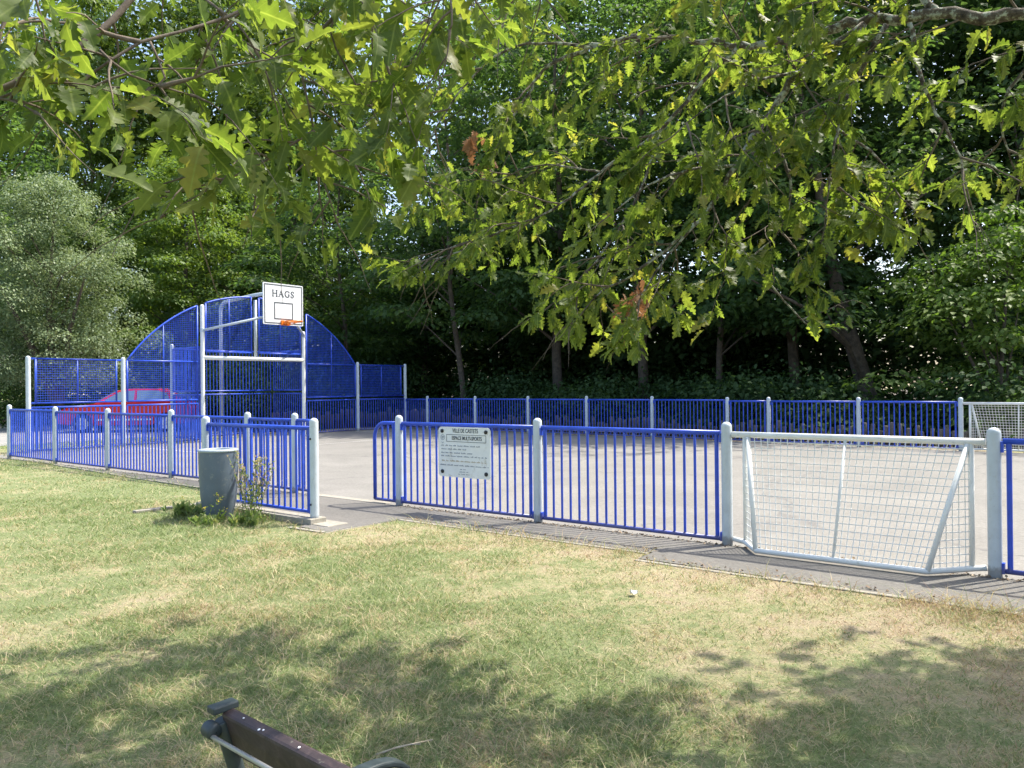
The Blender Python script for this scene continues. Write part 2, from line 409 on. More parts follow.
# ------------------------------------------------------------------ fences
def post(parent, P, h=1.05, r=.045, mat='post', name='post'):
    mb = MB(); n = 8
    prof = [(r, 0), (r, h-r*.9)] + [(r*math.cos(a), h-r*.9+r*.9*math.sin(a)) for a in np.linspace(.2, PI/2, 6)]
    prof[-1] = (.001, h)
    mb.lathe(prof, P, 18)
    return mb.build(name, M[mat], parent)
def rail_panel(parent, A, B, zt=.955, zb=.055, sp=.1, inA=.055, inB=.055, curveA=False, curveB=False, name='rail_panel', clips=True):
    A = Vector(A); B = Vector(B); t = (B-A).normalized(); L0 = (B-A).length
    a = A+t*inA; b = B-t*inB; mb = MB(); L = (b-a).length
    rt, rb, re, rv = .022, .018, .018, .0125
    def pt(s, z): return a+t*s+UP*z
    def frame(s0, s1):
        pts = []
        if curveA:
            c = .17
            pts += [pt(s0, zb), pt(s0, zt-c)] + [pt(s0+c-c*math.cos(q), zt-c+c*math.sin(q)) for q in np.linspace(.25, PI/2, 6)]
        else: pts += [pt(s0, zt)]
        if curveB:
            c = .17
            pts += [pt(s1-c+c*math.sin(q), zt-c+c*math.cos(q)) for q in np.linspace(0, PI/2-.25, 6)] + [pt(s1, zt-c), pt(s1, zb)]
        else: pts += [pt(s1, zt)]
        mb.tube(pts, rt, 10)
    frame(0, L)
    mb.tube([pt(0, zb), pt(L, zb)], rb, 8)
    if not curveA: mb.tube([pt(.035, zb), pt(.035, zt)], re, 8, False)
    if not curveB: mb.tube([pt(L-.035, zb), pt(L-.035, zt)], re, 8, False)
    n = max(1, round((L-.07)/sp))
    for i in range(1, n):
        s = .035+(L-.07)*i/n
        top = zt
        if curveA and s < .17: top = zt-.17+math.sqrt(max(0, .17**2-(.17-s)**2))
        if curveB and s > L-.17: top = zt-.17+math.sqrt(max(0, .17**2-(s-L+.17)**2))
        mb.tube([pt(s, zb), pt(s, top)], rv, 6, False)
    o = mb.build(name, M['blue'], parent)
    if clips:                                       # fixing lugs between rail and post
        for end, s, d in ((0, 0, -1), (1, L, 1)):
            if (end == 0 and curveA) or (end == 1 and curveB): continue
            for z in (zb+.02, zt-.04):
                c = MB(); p = pt(s, z); c.bar(p+t*(-.004*d), p+t*(.014*d), .045, .075, side=D2); c.build('bracket', M['blue'], o)
    return o
NV = 6.40
# near fence, left of the entrance
run = thing('railing_fence', 'long blue railing of five panels ending in a curved rail behind the grey bin', 'fence', W(17.9, 6.42))
us = [17.92, 15.78, 13.72, 11.66, 9.64, 8.585]
hs = [1.10, 1.08, 1.065, 1.065, 1.05, 1.05]
for u, h in zip(us, hs): post(run, W(u, 6.42), h)
for i in range(5):
    z = (hs[i]+hs[i+1])/2-1.05
    rail_panel(run, W(us[i], 6.42), W(us[i+1], 6.42), .955+z, .055+z*.3)
rail_panel(run, W(8.585, 6.42), W(8.15, 6.42), curveB=True, inB=0)
# entrance baffle
baf = thing('entrance_barrier', 'short blue two-post railing standing in front of the entrance, between bin and path', 'fence', W(8.445, 5.07))
post(baf, W(8.445, 5.07), 1.06); post(baf, W(6.47, 5.07), 1.07)
for z in (.2, .86):
    m = MB(); m.lathe([(.001, -.052), (.011, -.051), (.011, -.04)], W(6.47, 5.07, z), 10, axis=D2); m.build('bolt', M['black'], baf)
rail_panel(baf, W(8.445, 5.07), W(6.47, 5.07), .965, .12)
# near fence, right of the entrance
run = thing('railing_fence', 'blue railing carrying the white notice board, from the entrance to the near goal', 'fence', W(7.036, NV))
for u in (6.623, 4.65, 2.672): post(run, W(u, NV))
rail_panel(run, W(7.036, NV), W(6.623, NV), curveA=True, inA=0)
rail_panel(run, W(6.623, NV), W(4.65, NV)); rail_panel(run, W(4.65, NV), W(2.672, NV))
run = thing('railing_fence', 'blue railing cut off by the photo edge, past the near white goal', 'fence', W(.726, NV))
for u in (.726, -1.25, -3.23): post(run, W(u, NV))
rail_panel(run, W(.726, NV), W(-1.25, NV)); rail_panel(run, W(-1.25, NV), W(-3.23, NV))
# far fence
run = thing('railing_fence', 'long blue railing along the far side of the court under the trees', 'fence', W(17.86, FL(17.86)))
us = [17.86, 15.72, 13.61, 11.54, 9.5, 7.45, 6.44, 4.47, 2.55]
for u in us: post(run, W(u, FL(u)), 1.085 if u > 9 else 1.065)
rail_panel(run, W(19.15, 18.81), W(17.86, FL(17.86)), .97)
for a, b in zip(us[:-1], us[1:]): rail_panel(run, W(a, FL(a)), W(b, FL(b)), .985 if a > 9 else .965)
run = thing('railing_fence', 'blue railing beyond the far white goal, mostly outside the picture', 'fence', W(.6, FL(.6)))
for u in (.6, -1.4, -3.4): post(run, W(u, FL(u)))
rail_panel(run, W(.6, FL(.6)), W(-1.4, FL(-1.4))); rail_panel(run, W(-1.4, FL(-1.4)), W(-3.4, FL(-3.4)))

# ------------------------------------------------------------------ wire meshes
def wire(mb, O, X, Y, nx, ny, w=.004, clip=None):
    """grid on the parallelogram O, X, Y; clip(s, t0) -> upper t limit for a vertical wire"""
    X = Vector(X); Y = Vector(Y); O = Vector(O); nrm = X.cross(Y).normalized()
    for i in range(nx+1):
        s = i/nx
        p = O+X*s; q = O+X*s+Y
        mb.bar(p, q, w*.72, w*.72, side=X)
    for j in range(ny+1):
        t = j/ny
        p = O+Y*t; q = O+X+Y*t
        mb.bar(p+nrm*w*.9, q+nrm*w*.9, w*1.1, w*1.1, side=Y)
def quad_net(mb, A, B, C, D, nx, ny, w=.0054):     # bilinear net A-B bottom, D-C top
    A, B, C, D = map(Vector, (A, B, C, D)); nrm = (B-A).cross(D-A).normalized()
    for i in range(nx+1):
        s = i/nx; mb.bar(A.lerp(B, s), D.lerp(C, s), w, w, side=B-A)
    for j in range(ny+1):
        t = j/ny; mb.bar(A.lerp(D, t)+nrm*w*.9, B.lerp(C, t)+nrm*w*.9, w, w, side=D-A)

def mini_goal(label, u0, u1, v0, s, vf=lambda u: 0):
    """goal set into the fence: front on the fence line between two posts, box bulging by s*0.25 m outwards"""
    ua, ub = u0-.05, u1+.05                          # u0 > u1
    gl, gr = u0-.16, u1+.14
    bl, br = u0-.34, u1+.38
    V = lambda u: v0+vf(u)
    g = thing('mini_goal', label, 'goal', W((u0+u1)/2, V((u0+u1)/2)))
    zt = .945; zb = .045; k = s*.26
    m = MB()
    m.tube([W(ua, V(ua), zt), W(ub, V(ub), zt)], .026, 10)
    m.build('crossbar', M['white'], g)
    for u in (gl, gr):
        m = MB(); m.tube([W(u, V(u), zb), W(u, V(u), zt)], .02, 10); m.build('upright', M['white'], g)
    for (ut, uB) in ((gl-.03, bl), (gr+.02, br)):
        m = MB(); m.tube([W(ut, V(ut)+s*.01, zt-.02), W(uB, V(uB)+k, zb)], .02, 10); m.build('brace', M['white'], g)
    m = MB(); uc = (gl+gr)/2+.02; uc2 = uc+.03
    m.tube([W(uc, V(uc)+s*.012, zt-.02), W(uc2, V(uc2)+k, zb)], .013, 8); m.build('brace', M['white'], g)
    m = MB()
    m.tube([W(ua, V(ua), zb+.02), W(gl+.01, V(gl), zb+.005), W(bl, V(bl)+k, zb), W(br, V(br)+k, zb), W(gr-.01, V(gr), zb+.005), W(ub, V(ub), zb+.02)], .021, 10)
    m.build('bottom_bar', M['white'], g)
    m = MB()
    quad_net(m, W(bl, V(bl)+k, zb), W(br, V(br)+k, zb), W(gr+.03, V(gr)+s*.01, zt), W(gl-.03, V(gl)+s*.01, zt), 29, 17)
    for (a, b_) in ((gl, bl), (gr, br)):             # the two triangular cheeks
        n = 7
        for i in range(1, n+1):
            t = i/n; P = W(a, V(a), zb).lerp(W(b_, V(b_)+k, zb), t); Q = W(a, V(a), zb).lerp(W(a+(b_-a)*.1, V(a)+s*.01, zt), 1)
            top = W(b_, V(b_)+k, zb).lerp(W(a, V(a), zt), 1-t)
            m.bar(P, top, .0058, .0058)
        for j in range(1, 17):
            t = j/17; m.bar(W(a, V(a), zb+(zt-zb)*t), W(b_, V(b_)+k, zb).lerp(W(a, V(a), zt), t), .0058, .0058)
    m.build('net', M['white'], g)
    return g
mini_goal('small white goal with wire net in the near fence, between two grey posts', 2.672, .726, NV, -1)
mini_goal('small white goal with wire net in the far fence, under the hazel bush', 2.55, .6, FL(2.55), 1, lambda u: (u-2.55)*.06)

# ------------------------------------------------------------------ end wall with arch
UE = 19.15
wall = thing('goal_end_wall', 'blue mesh end wall with a high arch around the goal', 'fence', W(UE, 13.03))
ZT = 2.09
for v, h in ((7.239, 2.15), (9.335, 2.17), (16.728, 2.185), (18.812, 2.16)): post(wall, W(UE, v), h, .05)
def wall_bars(v0, v1, u=UE, zt=1.0, zb=.05, parent=wall, name='bar_panel', sp=.1):
    mb = MB(); a = W(u, v0); b = W(u, v1); t = (b-a).normalized(); L = (b-a).length
    for z, r in ((zt, .022), (zb, .02)): mb.tube([a+UP*z, b+UP*z], r, 8)
    n = round(L/sp)
    for i in range(n+1):
        p = a+t*(L*i/n); mb.tube([p+UP*zb, p+UP*zt], .019 if i in (0, n) else .0125, 6, False)
    return mb.build(name, M['blue'], parent)
def wall_mesh(v0, v1, z0, z1, u=UE, parent=wall, name='mesh_panel', mid=True, sp=.042, w=.0082):
    mb = MB(); a = W(u, v0); b = W(u, v1)
    for z in (z0, z1): mb.tube([a+UP*z, b+UP*z], .022, 8)
    vv = [v0, v1] + ([(v0+v1)/2] if mid else [])
    for i, v in enumerate(vv): mb.tube([W(u, v, z0), W(u, v, z1)], .022 if i < 2 else .014, 8)
    wire(mb, W(u+.015, v0, z0), W(0, v1-v0, 0), UP*(z1-z0), round(abs(v1-v0)/(sp*1.2)), round((z1-z0)/(sp*1.3)), w)
    return mb.build(name, M['blue'], parent)
for a, b in ((7.30, 9.27), (16.79, 18.75)):
    wall_bars(a, b); wall_mesh(a+.09 if a < 8 else a+.08, b-.1 if a < 8 else b-.14, 1.10, ZT)
    m = MB(); m.tube([W(UE, a, ZT), W(UE, b, ZT)], .022, 8); m.tube([W(UE, a, 1.10), W(UE, b, 1.10)], .022, 8); m.build('rail', M['blue'], wall)
CV = 13.03; RAD = 4.47; CZ = ZT+1.82-RAD
arch_z = lambda v: math.sqrt(max(.01, RAD**2-(v-CV)**2))+CZ
def arch_half(v0, v1, z0):
    mb = MB(); sp = .05; w = .0082; u = UE+.015
    lo, hi = min(v0, v1), max(v0, v1); n = round((hi-lo)/sp)
    for i in range(n+1):
        v = lo+(hi-lo)*i/n; mb.bar(W(u, v, z0), W(u, v, arch_z(v)), w*.72, w*.72, side=D2)
    z = z0
    while z < arch_z(CV if lo < CV < hi else (hi if hi < CV else lo)):
        if z <= ZT: a, b = lo, hi
        else:
            half = math.sqrt(max(0, RAD**2-(z-CZ)**2)); a, b = max(lo, CV-half), min(hi, CV+half)
        if b-a > .02: mb.bar(W(u+.008, a, z), W(u+.008, b, z), w*1.1, w*1.1, side=UP)
        z += sp
    vm = (lo+hi)/2
    for v, r in ((lo, .024), (hi, .024), (vm, .015)):
        if arch_z(v) > z0+.05: mb.tube([W(UE, v, z0), W(UE, v, arch_z(v))], r, 8)
    for zz in (z0,)+((ZT,) if z0 < ZT-.2 else ()): mb.tube([W(UE, lo, zz), W(UE, hi, zz)], .022, 8)
    vs = np.linspace(lo, hi, 20)
    mb.tube([W(UE, v, arch_z(v)) for v in vs], .024, 8)
    return mb.build('arch_panel', M['blue'], wall)
arch_half(9.43, 11.28, 1.10); arch_half(14.76, 16.63, 1.10)
wall_bars(9.43, 11.28); wall_bars(14.76, 16.63)
arch_half(11.52, 12.9, 2.37); arch_half(13.14, 14.54, 2.37)

# ------------------------------------------------------------------ goal
goal = thing('goal_frame', 'big white goal frame with a barred recess set into the blue end wall', 'goal', W(UE, 13.02))
vL, vR = 11.41, 14.638; UB = 20.65
post(goal, W(UE-.02, vL), 3.6, .052, 'white', 'goalpost'); post(goal, W(UE-.02, vR), 3.05, .052, 'white', 'goalpost')
m = MB(); m.tube([W(UE-.02, vL, 2.2), W(UE-.02, vR, 2.2)], .055, 12); m.build('crossbar', M['white'], goal)
m = MB(); m.tube([W(UE-.02, 13.015, 2.2), W(UE-.02, 13.015, 3.84)], .045, 12); m.build('upright', M['post'], goal)
post(goal, W(UB, vL), 2.62, .05, 'post', 'back_post')
def recess(parent):
    b = wall_bars(vL+.07, vR-.07, UB, 1.22, .06, parent, 'back_panel', .105)
    b = wall_bars(vL+.07, vR-.07, UB, 2.48, 1.32, parent, 'back_panel', .105)
    for v in (vL, vR):
        for z0, z1 in ((.06, 1.22), (1.32, 2.48)):
            mb = MB(); ua, ub = UE+.1, UB-.06
            for z in (z0, z1): mb.tube([W(ua, v, z), W(ub, v, z)], .022, 8)
            for i in range(15):
                u = ua+(ub-ua)*i/14; mb.tube([W(u, v, z0), W(u, v, z1)], .019 if i in (0, 14) else .0125, 6, False)
            mb.build('side_panel', M['blue'], parent)
recess(goal)

# ------------------------------------------------------------------ basketball board
hoop = thing('basketball_hoop', 'white basketball backboard with orange ring held over the goal on grey tubes', 'basketball hoop', W(20.85, 13.02))
m = MB(); pts = [W(20.85, 13.02, 0), W(20.85, 13.02, 3.62)]
pts += [W(20.85-.28*(1-math.cos(q)), 13.02, 3.62+.28*math.sin(q)) for q in np.linspace(.3, PI/2, 6)]
pts += [W(19.2, 13.02, 3.98), W(17.96, 13.02, 4.0)]
m.tube(pts, .052, 12); m.build('pole', M['post'], hoop)
UBd = 17.86
for v, d in ((vL, -.12), (vR, .12)):
    m = MB(); m.tube([W(UE-.05, v, 2.92), W(UBd+.06, 13.03+d*2.2, 3.34)], .034, 10); m.lathe([(.06, -.05), (.06, .05)], W(UE-.02, v, 2.92), 12); m.build('strut', M['post'], hoop)
m = MB(); vc = 13.03; bw, z0, z1 = .635, 3.075, 4.18
def rrect(v0, v1, z0, z1, r, u, n=4):
    pts = []
    for cv, cz, a0 in ((v1-r, z1-r, 0), (v0+r, z1-r, PI/2), (v0+r, z0+r, PI), (v1-r, z0+r, 3*PI/2)):
        for k in range(n+1):
            a = a0+PI/2*k/n; pts.append(W(u, cv+r*math.cos(a), cz+r*math.sin(a)))
    return pts
m.prism(rrect(vc-bw, vc+bw, z0, z1, .03, UBd), D1*.03)
bd = m.build('backboard', M['board'], hoop)
m = MB()                                            # black border line and target square
def rect_line(v0, v1, z0, z1, w, u):
    for (a, b, c, d) in ((v0, v1, z0, z0+w), (v0, v1, z1-w, z1), (v0, v0+w, z0+w, z1-w), (v1-w, v1, z0+w, z1-w)):
        m.prism([W(u, a, c), W(u, b, c), W(u, b, d), W(u, a, d)], -D1*.003)
rect_line(vc-bw+.03, vc+bw-.03, z0+.03, z1-.03, .028, UBd-.001)
rect_line(vc-.3, vc+.3, 3.22, 3.68, .03, UBd-.001)
m.build('target_lines', M['ink'], bd)
m = MB()                                            # lettering, a seriffed roman capital set
def stroke(p, q, w, x0, zb, h, sx):
    # letter units: x 0..1, y 0..1 ; the board is seen from -u, so x runs with +v
    a = W(UBd-.001, x0+p[0]*sx, zb+p[1]*h); b = W(UBd-.001, x0+q[0]*sx, zb+q[1]*h)
    t = (b-a).normalized(); s = t.cross(D1).normalized()*w/2
    m.prism([a+s, b+s, b-s, a-s], -D1*.003)
GL = {'H': [((.15,0),(.15,1),1),((.85,0),(.85,1),1),((.15,.5),(.85,.5),.5),((0,0),(.32,0),.5),((0,1),(.32,1),.5),((.68,0),(1,0),.5),((.68,1),(1,1),.5)],
      'A': [((.1,0),(.5,1),.5),((.5,1),(.88,0),1),((.24,.36),(.72,.36),.5),((-.02,0),(.24,0),.5),((.7,0),(1.04,0),.5)],
      'G': [((.9,.82),(.72,.95),.6),((.72,.95),(.45,1),.6),((.45,1),(.2,.85),.8),((.2,.85),(.06,.5),1),((.06,.5),(.2,.15),1),((.2,.15),(.5,0),.8),((.5,0),(.85,.1),.6),((.85,.1),(.85,.45),1),((.66,.45),(1,.45),.5),((.9,.68),(.9,.98),.5)],
      'S': [((.82,.7),(.82,.98),.5),((.82,.85),(.6,1),.6),((.6,1),(.3,.95),.6),((.3,.95),(.14,.75),.9),((.14,.75),(.35,.57),.9),((.35,.57),(.7,.42),1),((.7,.42),(.86,.22),.9),((.86,.22),(.65,.02),.7),((.65,.02),(.3,.0),.6),((.3,0),(.13,.15),.6),((.13,.02),(.13,.3),.5)]}
x = vc-.36
for ch, sx in (('H', .17), ('A', .17), ('G', .16), ('S', .12)):
    for p, q, wgt in GL[ch]: stroke(p, q, .024*wgt+.008, x, 3.83, .165, sx)
    x += sx+.028
m.build('lettering', M['ink'], bd)
m = MB(); rc = W(UBd-.40, vc+.02, 3.15)
m.tube([rc+Vector((math.cos(a)*.225, math.sin(a)*.225, 0)) for a in np.linspace(0, 2*PI, 33)], .018, 8, False)
m.box(W(UBd-.03, vc+.02, 3.13), (.05, .24, .13), Matrix((D1, D2, UP)).transposed())
m.box(W(UBd-.11, vc+.02, 3.125), (.14, .14, .05), Matrix((D1, D2, UP)).transposed())
m.tube([W(UBd-.06, vc-.08, 3.08), W(UBd-.3, vc-.16, 3.14)], .012, 6); m.tube([W(UBd-.06, vc+.12, 3.08), W(UBd-.3, vc+.2, 3.14)], .012, 6)
m.build('ring', M['orange'], hoop)

# ------------------------------------------------------------------ notice board on the fence
VS = NV-.035
sg = thing('notice_board', 'white notice plate of the sports court fixed to the near blue railing', 'sign', W(5.6, VS, .4))
SU0, SU1, SZ0, SZ1 = 5.965, 5.225, .395, .935
def rr(u0, u1, z0, z1, r, v, n=4):
    pts = []
    for cu, cz, a0 in ((u1+r, z1-r, 0), (u0-r, z1-r, PI/2), (u0-r, z0+r, PI), (u1+r, z0+r, 3*PI/2)):
        for k in range(n+1):
            a = a0+PI/2*k/n; pts.append(W(cu-r*math.cos(a), v, cz+r*math.sin(a)))
    return pts
m = MB(); m.prism(rr(SU0, SU1, SZ0, SZ1, .045, VS), -D2*.006); plate = m.build('plate', M['sign'], sg)
m = MB()
for u in (SU0-.06, SU1+.06):
    for z in (SZ0+.055, SZ1-.045): m.lathe([(.021, 0), (.021, .012), (.012, .018), (.001, .019)], W(u, VS-.006, z), 12, axis=-D2)
m.build('fixing', M['black'], sg)
def text(body, size, u, z, name='lettering', mat='ink', parent=None, align='CENTER', bold=0, sx=1.0):
    c = bpy.data.curves.new(name, 'FONT'); c.body = body; c.size = size; c.align_x = align; c.align_y = 'CENTER'
    c.extrude = .0008; c.offset = bold
    o = bpy.data.objects.new(name, c); col.objects.link(o); c.materials.append(M[mat])
    root = parent.parent if parent.parent else parent
    rot = Matrix((-D1, UP, -D2)).transposed().to_4x4()
    o.parent = parent
    bpy.context.view_layer.update()
    me = bpy.data.meshes.new_from_object(o.evaluated_get(bpy.context.evaluated_depsgraph_get()))
    bpy.data.objects.remove(o); o = bpy.data.objects.new(name, me); col.objects.link(o); o.parent = parent
    o.matrix_local = Matrix.Translation(W(u, VS-.0085, z)-Vector(root.location)) @ rot @ Matrix.Diagonal((sx, 1, 1, 1))
    return o
text('VILLE DE CASTETS', .062, 5.575, .895, 'town_lettering', parent=plate, sx=.72, bold=.0006)
text('ESPACE MULTI-SPORTS', .056, 5.555, .815, 'title_lettering', parent=plate, sx=.74, bold=.0008)
m = MB(); vv = VS-.0062
def sbox(u0, u1, z0, z1): m.prism([W(u0, vv, z0), W(u1, vv, z0), W(u1, vv, z1), W(u0, vv, z1)], -D2*.0018)
a, b, c, d, t = 5.845, 5.285, .775, .855, .005
sbox(a, b, c, c+t); sbox(a, b, d-t, d); sbox(a, a-t, c+t, d-t); sbox(b+t, b, c+t, d-t)
m.build('title_border', M['ink'], plate)
m = MB(); cc = W(5.9, vv, .815)                     # town crest drawn as a small shield in a ring
ring = lambda r0, r1, dz, n=20: [m.prism([cc+UP*dz+(-D1*math.cos(p)+UP*math.sin(p))*r0, cc+UP*dz+(-D1*math.cos(q)+UP*math.sin(q))*r0, cc+UP*dz+(-D1*math.cos(q)+UP*math.sin(q))*r1, cc+UP*dz+(-D1*math.cos(p)+UP*math.sin(p))*r1], -D2*.0018) for p, q in zip(np.linspace(0, 2*PI, n+1)[:-1], np.linspace(0, 2*PI, n+1)[1:])]
ring(.026, .031, .006); 
sbox(5.918, 5.882, .823, .828); sbox(5.908, 5.892, .805, .812)
for k in range(3): m.bar(W(5.915-.012*k, vv-.001, .812), W(5.907-.012*k, vv-.001, .836), .004, .002, side=D1)
m.prism([W(5.918, vv, .772), W(5.9, vv, .752), W(5.882, vv, .772), W(5.886, vv, .774), W(5.9, vv, .759), W(5.914, vv, .774)], -D2*.0018)
m.build('crest', M['faded'], plate)
lines = [(.733, 5.925, 5.355, 'faded'), (.695, 5.925, 5.56, 'faded'), (.655, 5.925, 5.47, 'faded'), (.62, 5.925, 5.275, 'faded'), (.568, 5.915, 5.28, 'rust'), (.522, 5.94, 5.255, 'faded'), (.482, 5.65, 5.55, 'faded'), (.455, 5.66, 5.535, 'faded'), (.43, 5.68, 5.51, 'faded')]
mm = {k: MB() for k in ('faded', 'rust')}
rl = random.Random(3)
for z, u0, u1, k in lines:                           # unreadable small print: word-sized rows of tiny strokes
    m = mm[k]; u = u0; hh = .012 if z > .5 else .008
    while u > u1+.01:
        wl = rl.uniform(.03, .09); e = max(u1, u-wl)
        x = u
        while x > e+.004:
            h = hh*rl.choice((.7, .7, 1, 1.25)); m.prism([W(x, vv, z-hh/2), W(x-.0045, vv, z-hh/2), W(x-.0045, vv, z-hh/2+h), W(x, vv, z-hh/2+h)], -D2*.0012)
            x -= .0075
        u = e-.014
for k, m in mm.items(): m.build('small_print', M[k], plate)

# ------------------------------------------------------------------ litter bin
BP = W(7.56, 4.68)
bn = thing('litter_bin', 'grey blue metal litter bin tapering downwards, standing in weeds by the entrance', 'litter bin', BP)
m = MB(); m.lathe([(.13, .0), (.146, .06), (.168, .15), (.183, .26), (.193, .40), (.198, .58), (.2, .715)], BP, 40); m.build('body', M['bin'], bn)
m = MB(); m.lathe([(.2, .715), (.205, .717), (.206, .727), (.203, .737), (.19, .741), (.12, .742), (.115, .738), (.115, .67)], BP, 40); m.build('lid', M['binlid'], bn)
m = MB(); m.lathe([(.001, .62), (.112, .62)], BP, 30); m.build('liner', M['black'], bn)

# ------------------------------------------------------------------ bench
P0 = at(225, 707, 1.42); dB = Vector((.752, -.66, 0)).normalized(); dF = Vector((.66, .752, 0)).normalized()
BZ = P0.z
B0 = Vector((P0.x, P0.y, 0))
bench = thing('park_bench', 'brown slatted park bench with dark iron ends, seen from behind on the shaded lawn', 'bench', B0)
LB = 1.85; lean = .18
def bp(s, f, z): return B0 + dB*s + dF*f + UP*z
def backf(z): return (BZ-z)*.28                       # backrest leans towards the camera
tilt = Vector((dF*-.28+UP)).normalized()
nrmB = tilt.cross(dB).normalized()
for zc, hgt in ((BZ-.045, .085), (BZ-.19, .085), (BZ-.33, .085)):
    m = MB(); f = backf(zc)
    m.bar(bp(.0, f, zc), bp(LB-.0, f, zc), .023, hgt, side=nrmB); m.build('backrest_slat', M['slat'], bench, bevel=.006)
for k, f in enumerate((.30, .41, .52, .63)):
    m = MB(); m.bar(bp(.02, f, .42-.005*k), bp(LB-.02, f, .42-.005*k), .095, .035, side=dF); m.build('seat_slat', M['slat'], bench, bevel=.006)
m = MB(); zc = BZ-.115; m.tube([bp(-.02, -.03, BZ-.04), bp(LB+.02, -.03, BZ-.04)], .004, 8); m.build('tie_rod', M['rod'], bench)
def flat_sweep(mb, pts, w, d):
    vs = []; fs = []; N = len(pts)
    for i, p in enumerate(pts):
        t = (pts[min(i+1, N-1)]-pts[max(i-1, 0)]).normalized(); nn = dB.cross(t).normalized()
        vs += [p+dB*(w/2)+nn*(d/2), p-dB*(w/2)+nn*(d/2), p-dB*(w/2)-nn*(d/2), p+dB*(w/2)-nn*(d/2)]
    for i in range(N-1):
        for k in range(4): fs.append((4*i+k, 4*i+(k+1) % 4, 4*i+4+(k+1) % 4, 4*i+4+k))
    fs += [(0, 1, 2, 3), (4*N-1, 4*N-2, 4*N-3, 4*N-4)]
    mb.add(vs, fs)
for s in (0, LB):
    e = MB()
    sw = lambda pts, w=.035, d=.03: e.tube(pts, [.015]*len(pts), 10)
    zs = np.linspace(BZ-.02, .42, 8)
    sw([bp(s, backf(z)-.012, z) for z in zs] + [bp(s, .2, .3), bp(s, .12, .12), bp(s, .04, 0)])
    sw([bp(s, .2, .40), bp(s, .4, .39), bp(s, .62, .38), bp(s, .66, .25), bp(s, .64, .12), bp(s, .7, 0)])
    e.bar(bp(s-.002, -.027, BZ+.001), bp(s-.002, .022, BZ+.002), .026, .013, side=dB)
    e.lathe([(.001, -.017), (.011, -.016), (.015, -.012), (.015, .012), (.011, .016), (.001, .017)], bp(s-.004, -.024, BZ-.034), 16, axis=dB)
    e.build('end_frame', M['iron'], bench, bevel=.004)
    e = MB()
    arm = [bp(s, backf(BZ-.28), BZ-.28), bp(s, .17, BZ-.25), bp(s, .27, BZ-.24), bp(s, .35, BZ-.242), bp(s, .40, BZ-.258), bp(s, .425, BZ-.29), bp(s, .40, BZ-.315)]
    arm = crom([p+UP*.028 for p in [q-UP*.016 for q in arm]], .02); flat_sweep(e, arm, .034, .014); e.tube([bp(s, .37, BZ-.255), bp(s, .42, BZ-.33), bp(s, .6, .38)], .014, 8)
    e.build('armrest', M['iron'], bench, bevel=.004)
for k in range(9):
    m = MB(); s = random.uniform(.05, .7); p = bp(s, random.uniform(-.009, .009), BZ-.0025)
    m.lathe([(.0026*random.uniform(.5, 1.2), 0), (.0017, .0008), (.0002, .001)], p, 7, axis=tilt)
    m.build('bird_dropping', M['paper'], bench)

# ------------------------------------------------------------------ paper scrap and stick on the lawn
P = at(631, 597, 1.37*F/(597-385)); P.z = 0
m = MB(); rp = random.Random(5)
pts = [[P+Vector((i*.016+rp.uniform(-.006, .006), j*.014+rp.uniform(-.006, .006), .012+rp.uniform(0, .035))) for j in range(5)] for i in range(4)]
m.add([p for r in pts for p in r], [(i*5+j, i*5+j+1, (i+1)*5+j+1, (i+1)*5+j) for i in range(3) for j in range(4)])
tag(m.build('paper_scrap', M['paper']), 'crumpled white scrap of paper lying on the dry lawn', 'litter')
P = at(405, 753, 1.37*F/(753-387)); P.z = .02
m = MB(); m.tube([P+Vector((-.1, -.05, 0)), P+Vector((-.03, -.02, .012)), P+Vector((.05, .03, .008)), P+Vector((.1, .045, .012))], [.004, .004, .003, .002], 6)
m.tube([P+Vector((.02, .01, .01)), P+Vector((.06, -.01, .02))], .002, 5)
tag(m.build('stick', M['dead']), 'thin pale dead stick on the shaded grass beside the bench', 'stick')

# ------------------------------------------------------------------ red car
CP = at(134, 433, 26.3); CP.z = 0
car = thing('parked_car', 'red hatchback parked behind the blue mesh end wall', 'car', CP)
cx = Vector((1, .08, 0)).normalized(); cyv = Vector((-.08, 1, 0)).normalized()
def cpt(x, y, z): return CP + cx*x + cyv*y + UP*z     # x: -2.05 front .. 2.05 rear
side = [(-2.05, .32), (-2.08, .55), (-2.0, .72), (-1.75, .82), (-1.0, .93), (-.85, .95), (.0, .97), (1.5, .98), (1.95, .95), (2.05, .75), (2.06, .4), (1.95, .28)]
def arch_cut(cx_, r=.36, n=7): return [(cx_+r*math.cos(a), .3+r*math.sin(a)*.95) for a in np.linspace(0, PI, n)]
low = [(1.72, .26)] + [(1.3+.35*math.cos(a), .28+.36*math.sin(a)) for a in np.linspace(0, PI, 8)] + [(.9, .24), (-.95, .24)] + [(-1.3+.35*math.cos(a), .28+.36*math.sin(a)) for a in np.linspace(0, PI, 8)] + [(-1.7, .26)]
prof = side+low
m = MB(); hw = .84
secs = [(-hw+.06, .965), (-hw, 1.0), (hw, 1.0), (hw-.06, .965)]
rings = [[cpt(x*k, y, .5+(z-.5)*k) for x, z in prof] for y, k in secs]
n = len(prof); vs = [p for r in rings for p in r]; fs = [list(range(n)), [3*n+i for i in range(n)][::-1]]
for j in range(3): fs += [(j*n+i, (j+1)*n+i, (j+1)*n+(i+1) % n, j*n+(i+1) % n) for i in range(n)]
m.add(vs, fs)
roof = [(-.95, .93), (-.25, 1.36), (.2, 1.42), (.95, 1.41), (1.55, 1.3), (1.85, .95)]
low_w, top_w = .80, .60
rw = lambda z: low_w+(top_w-low_w)*(z-.93)/.49
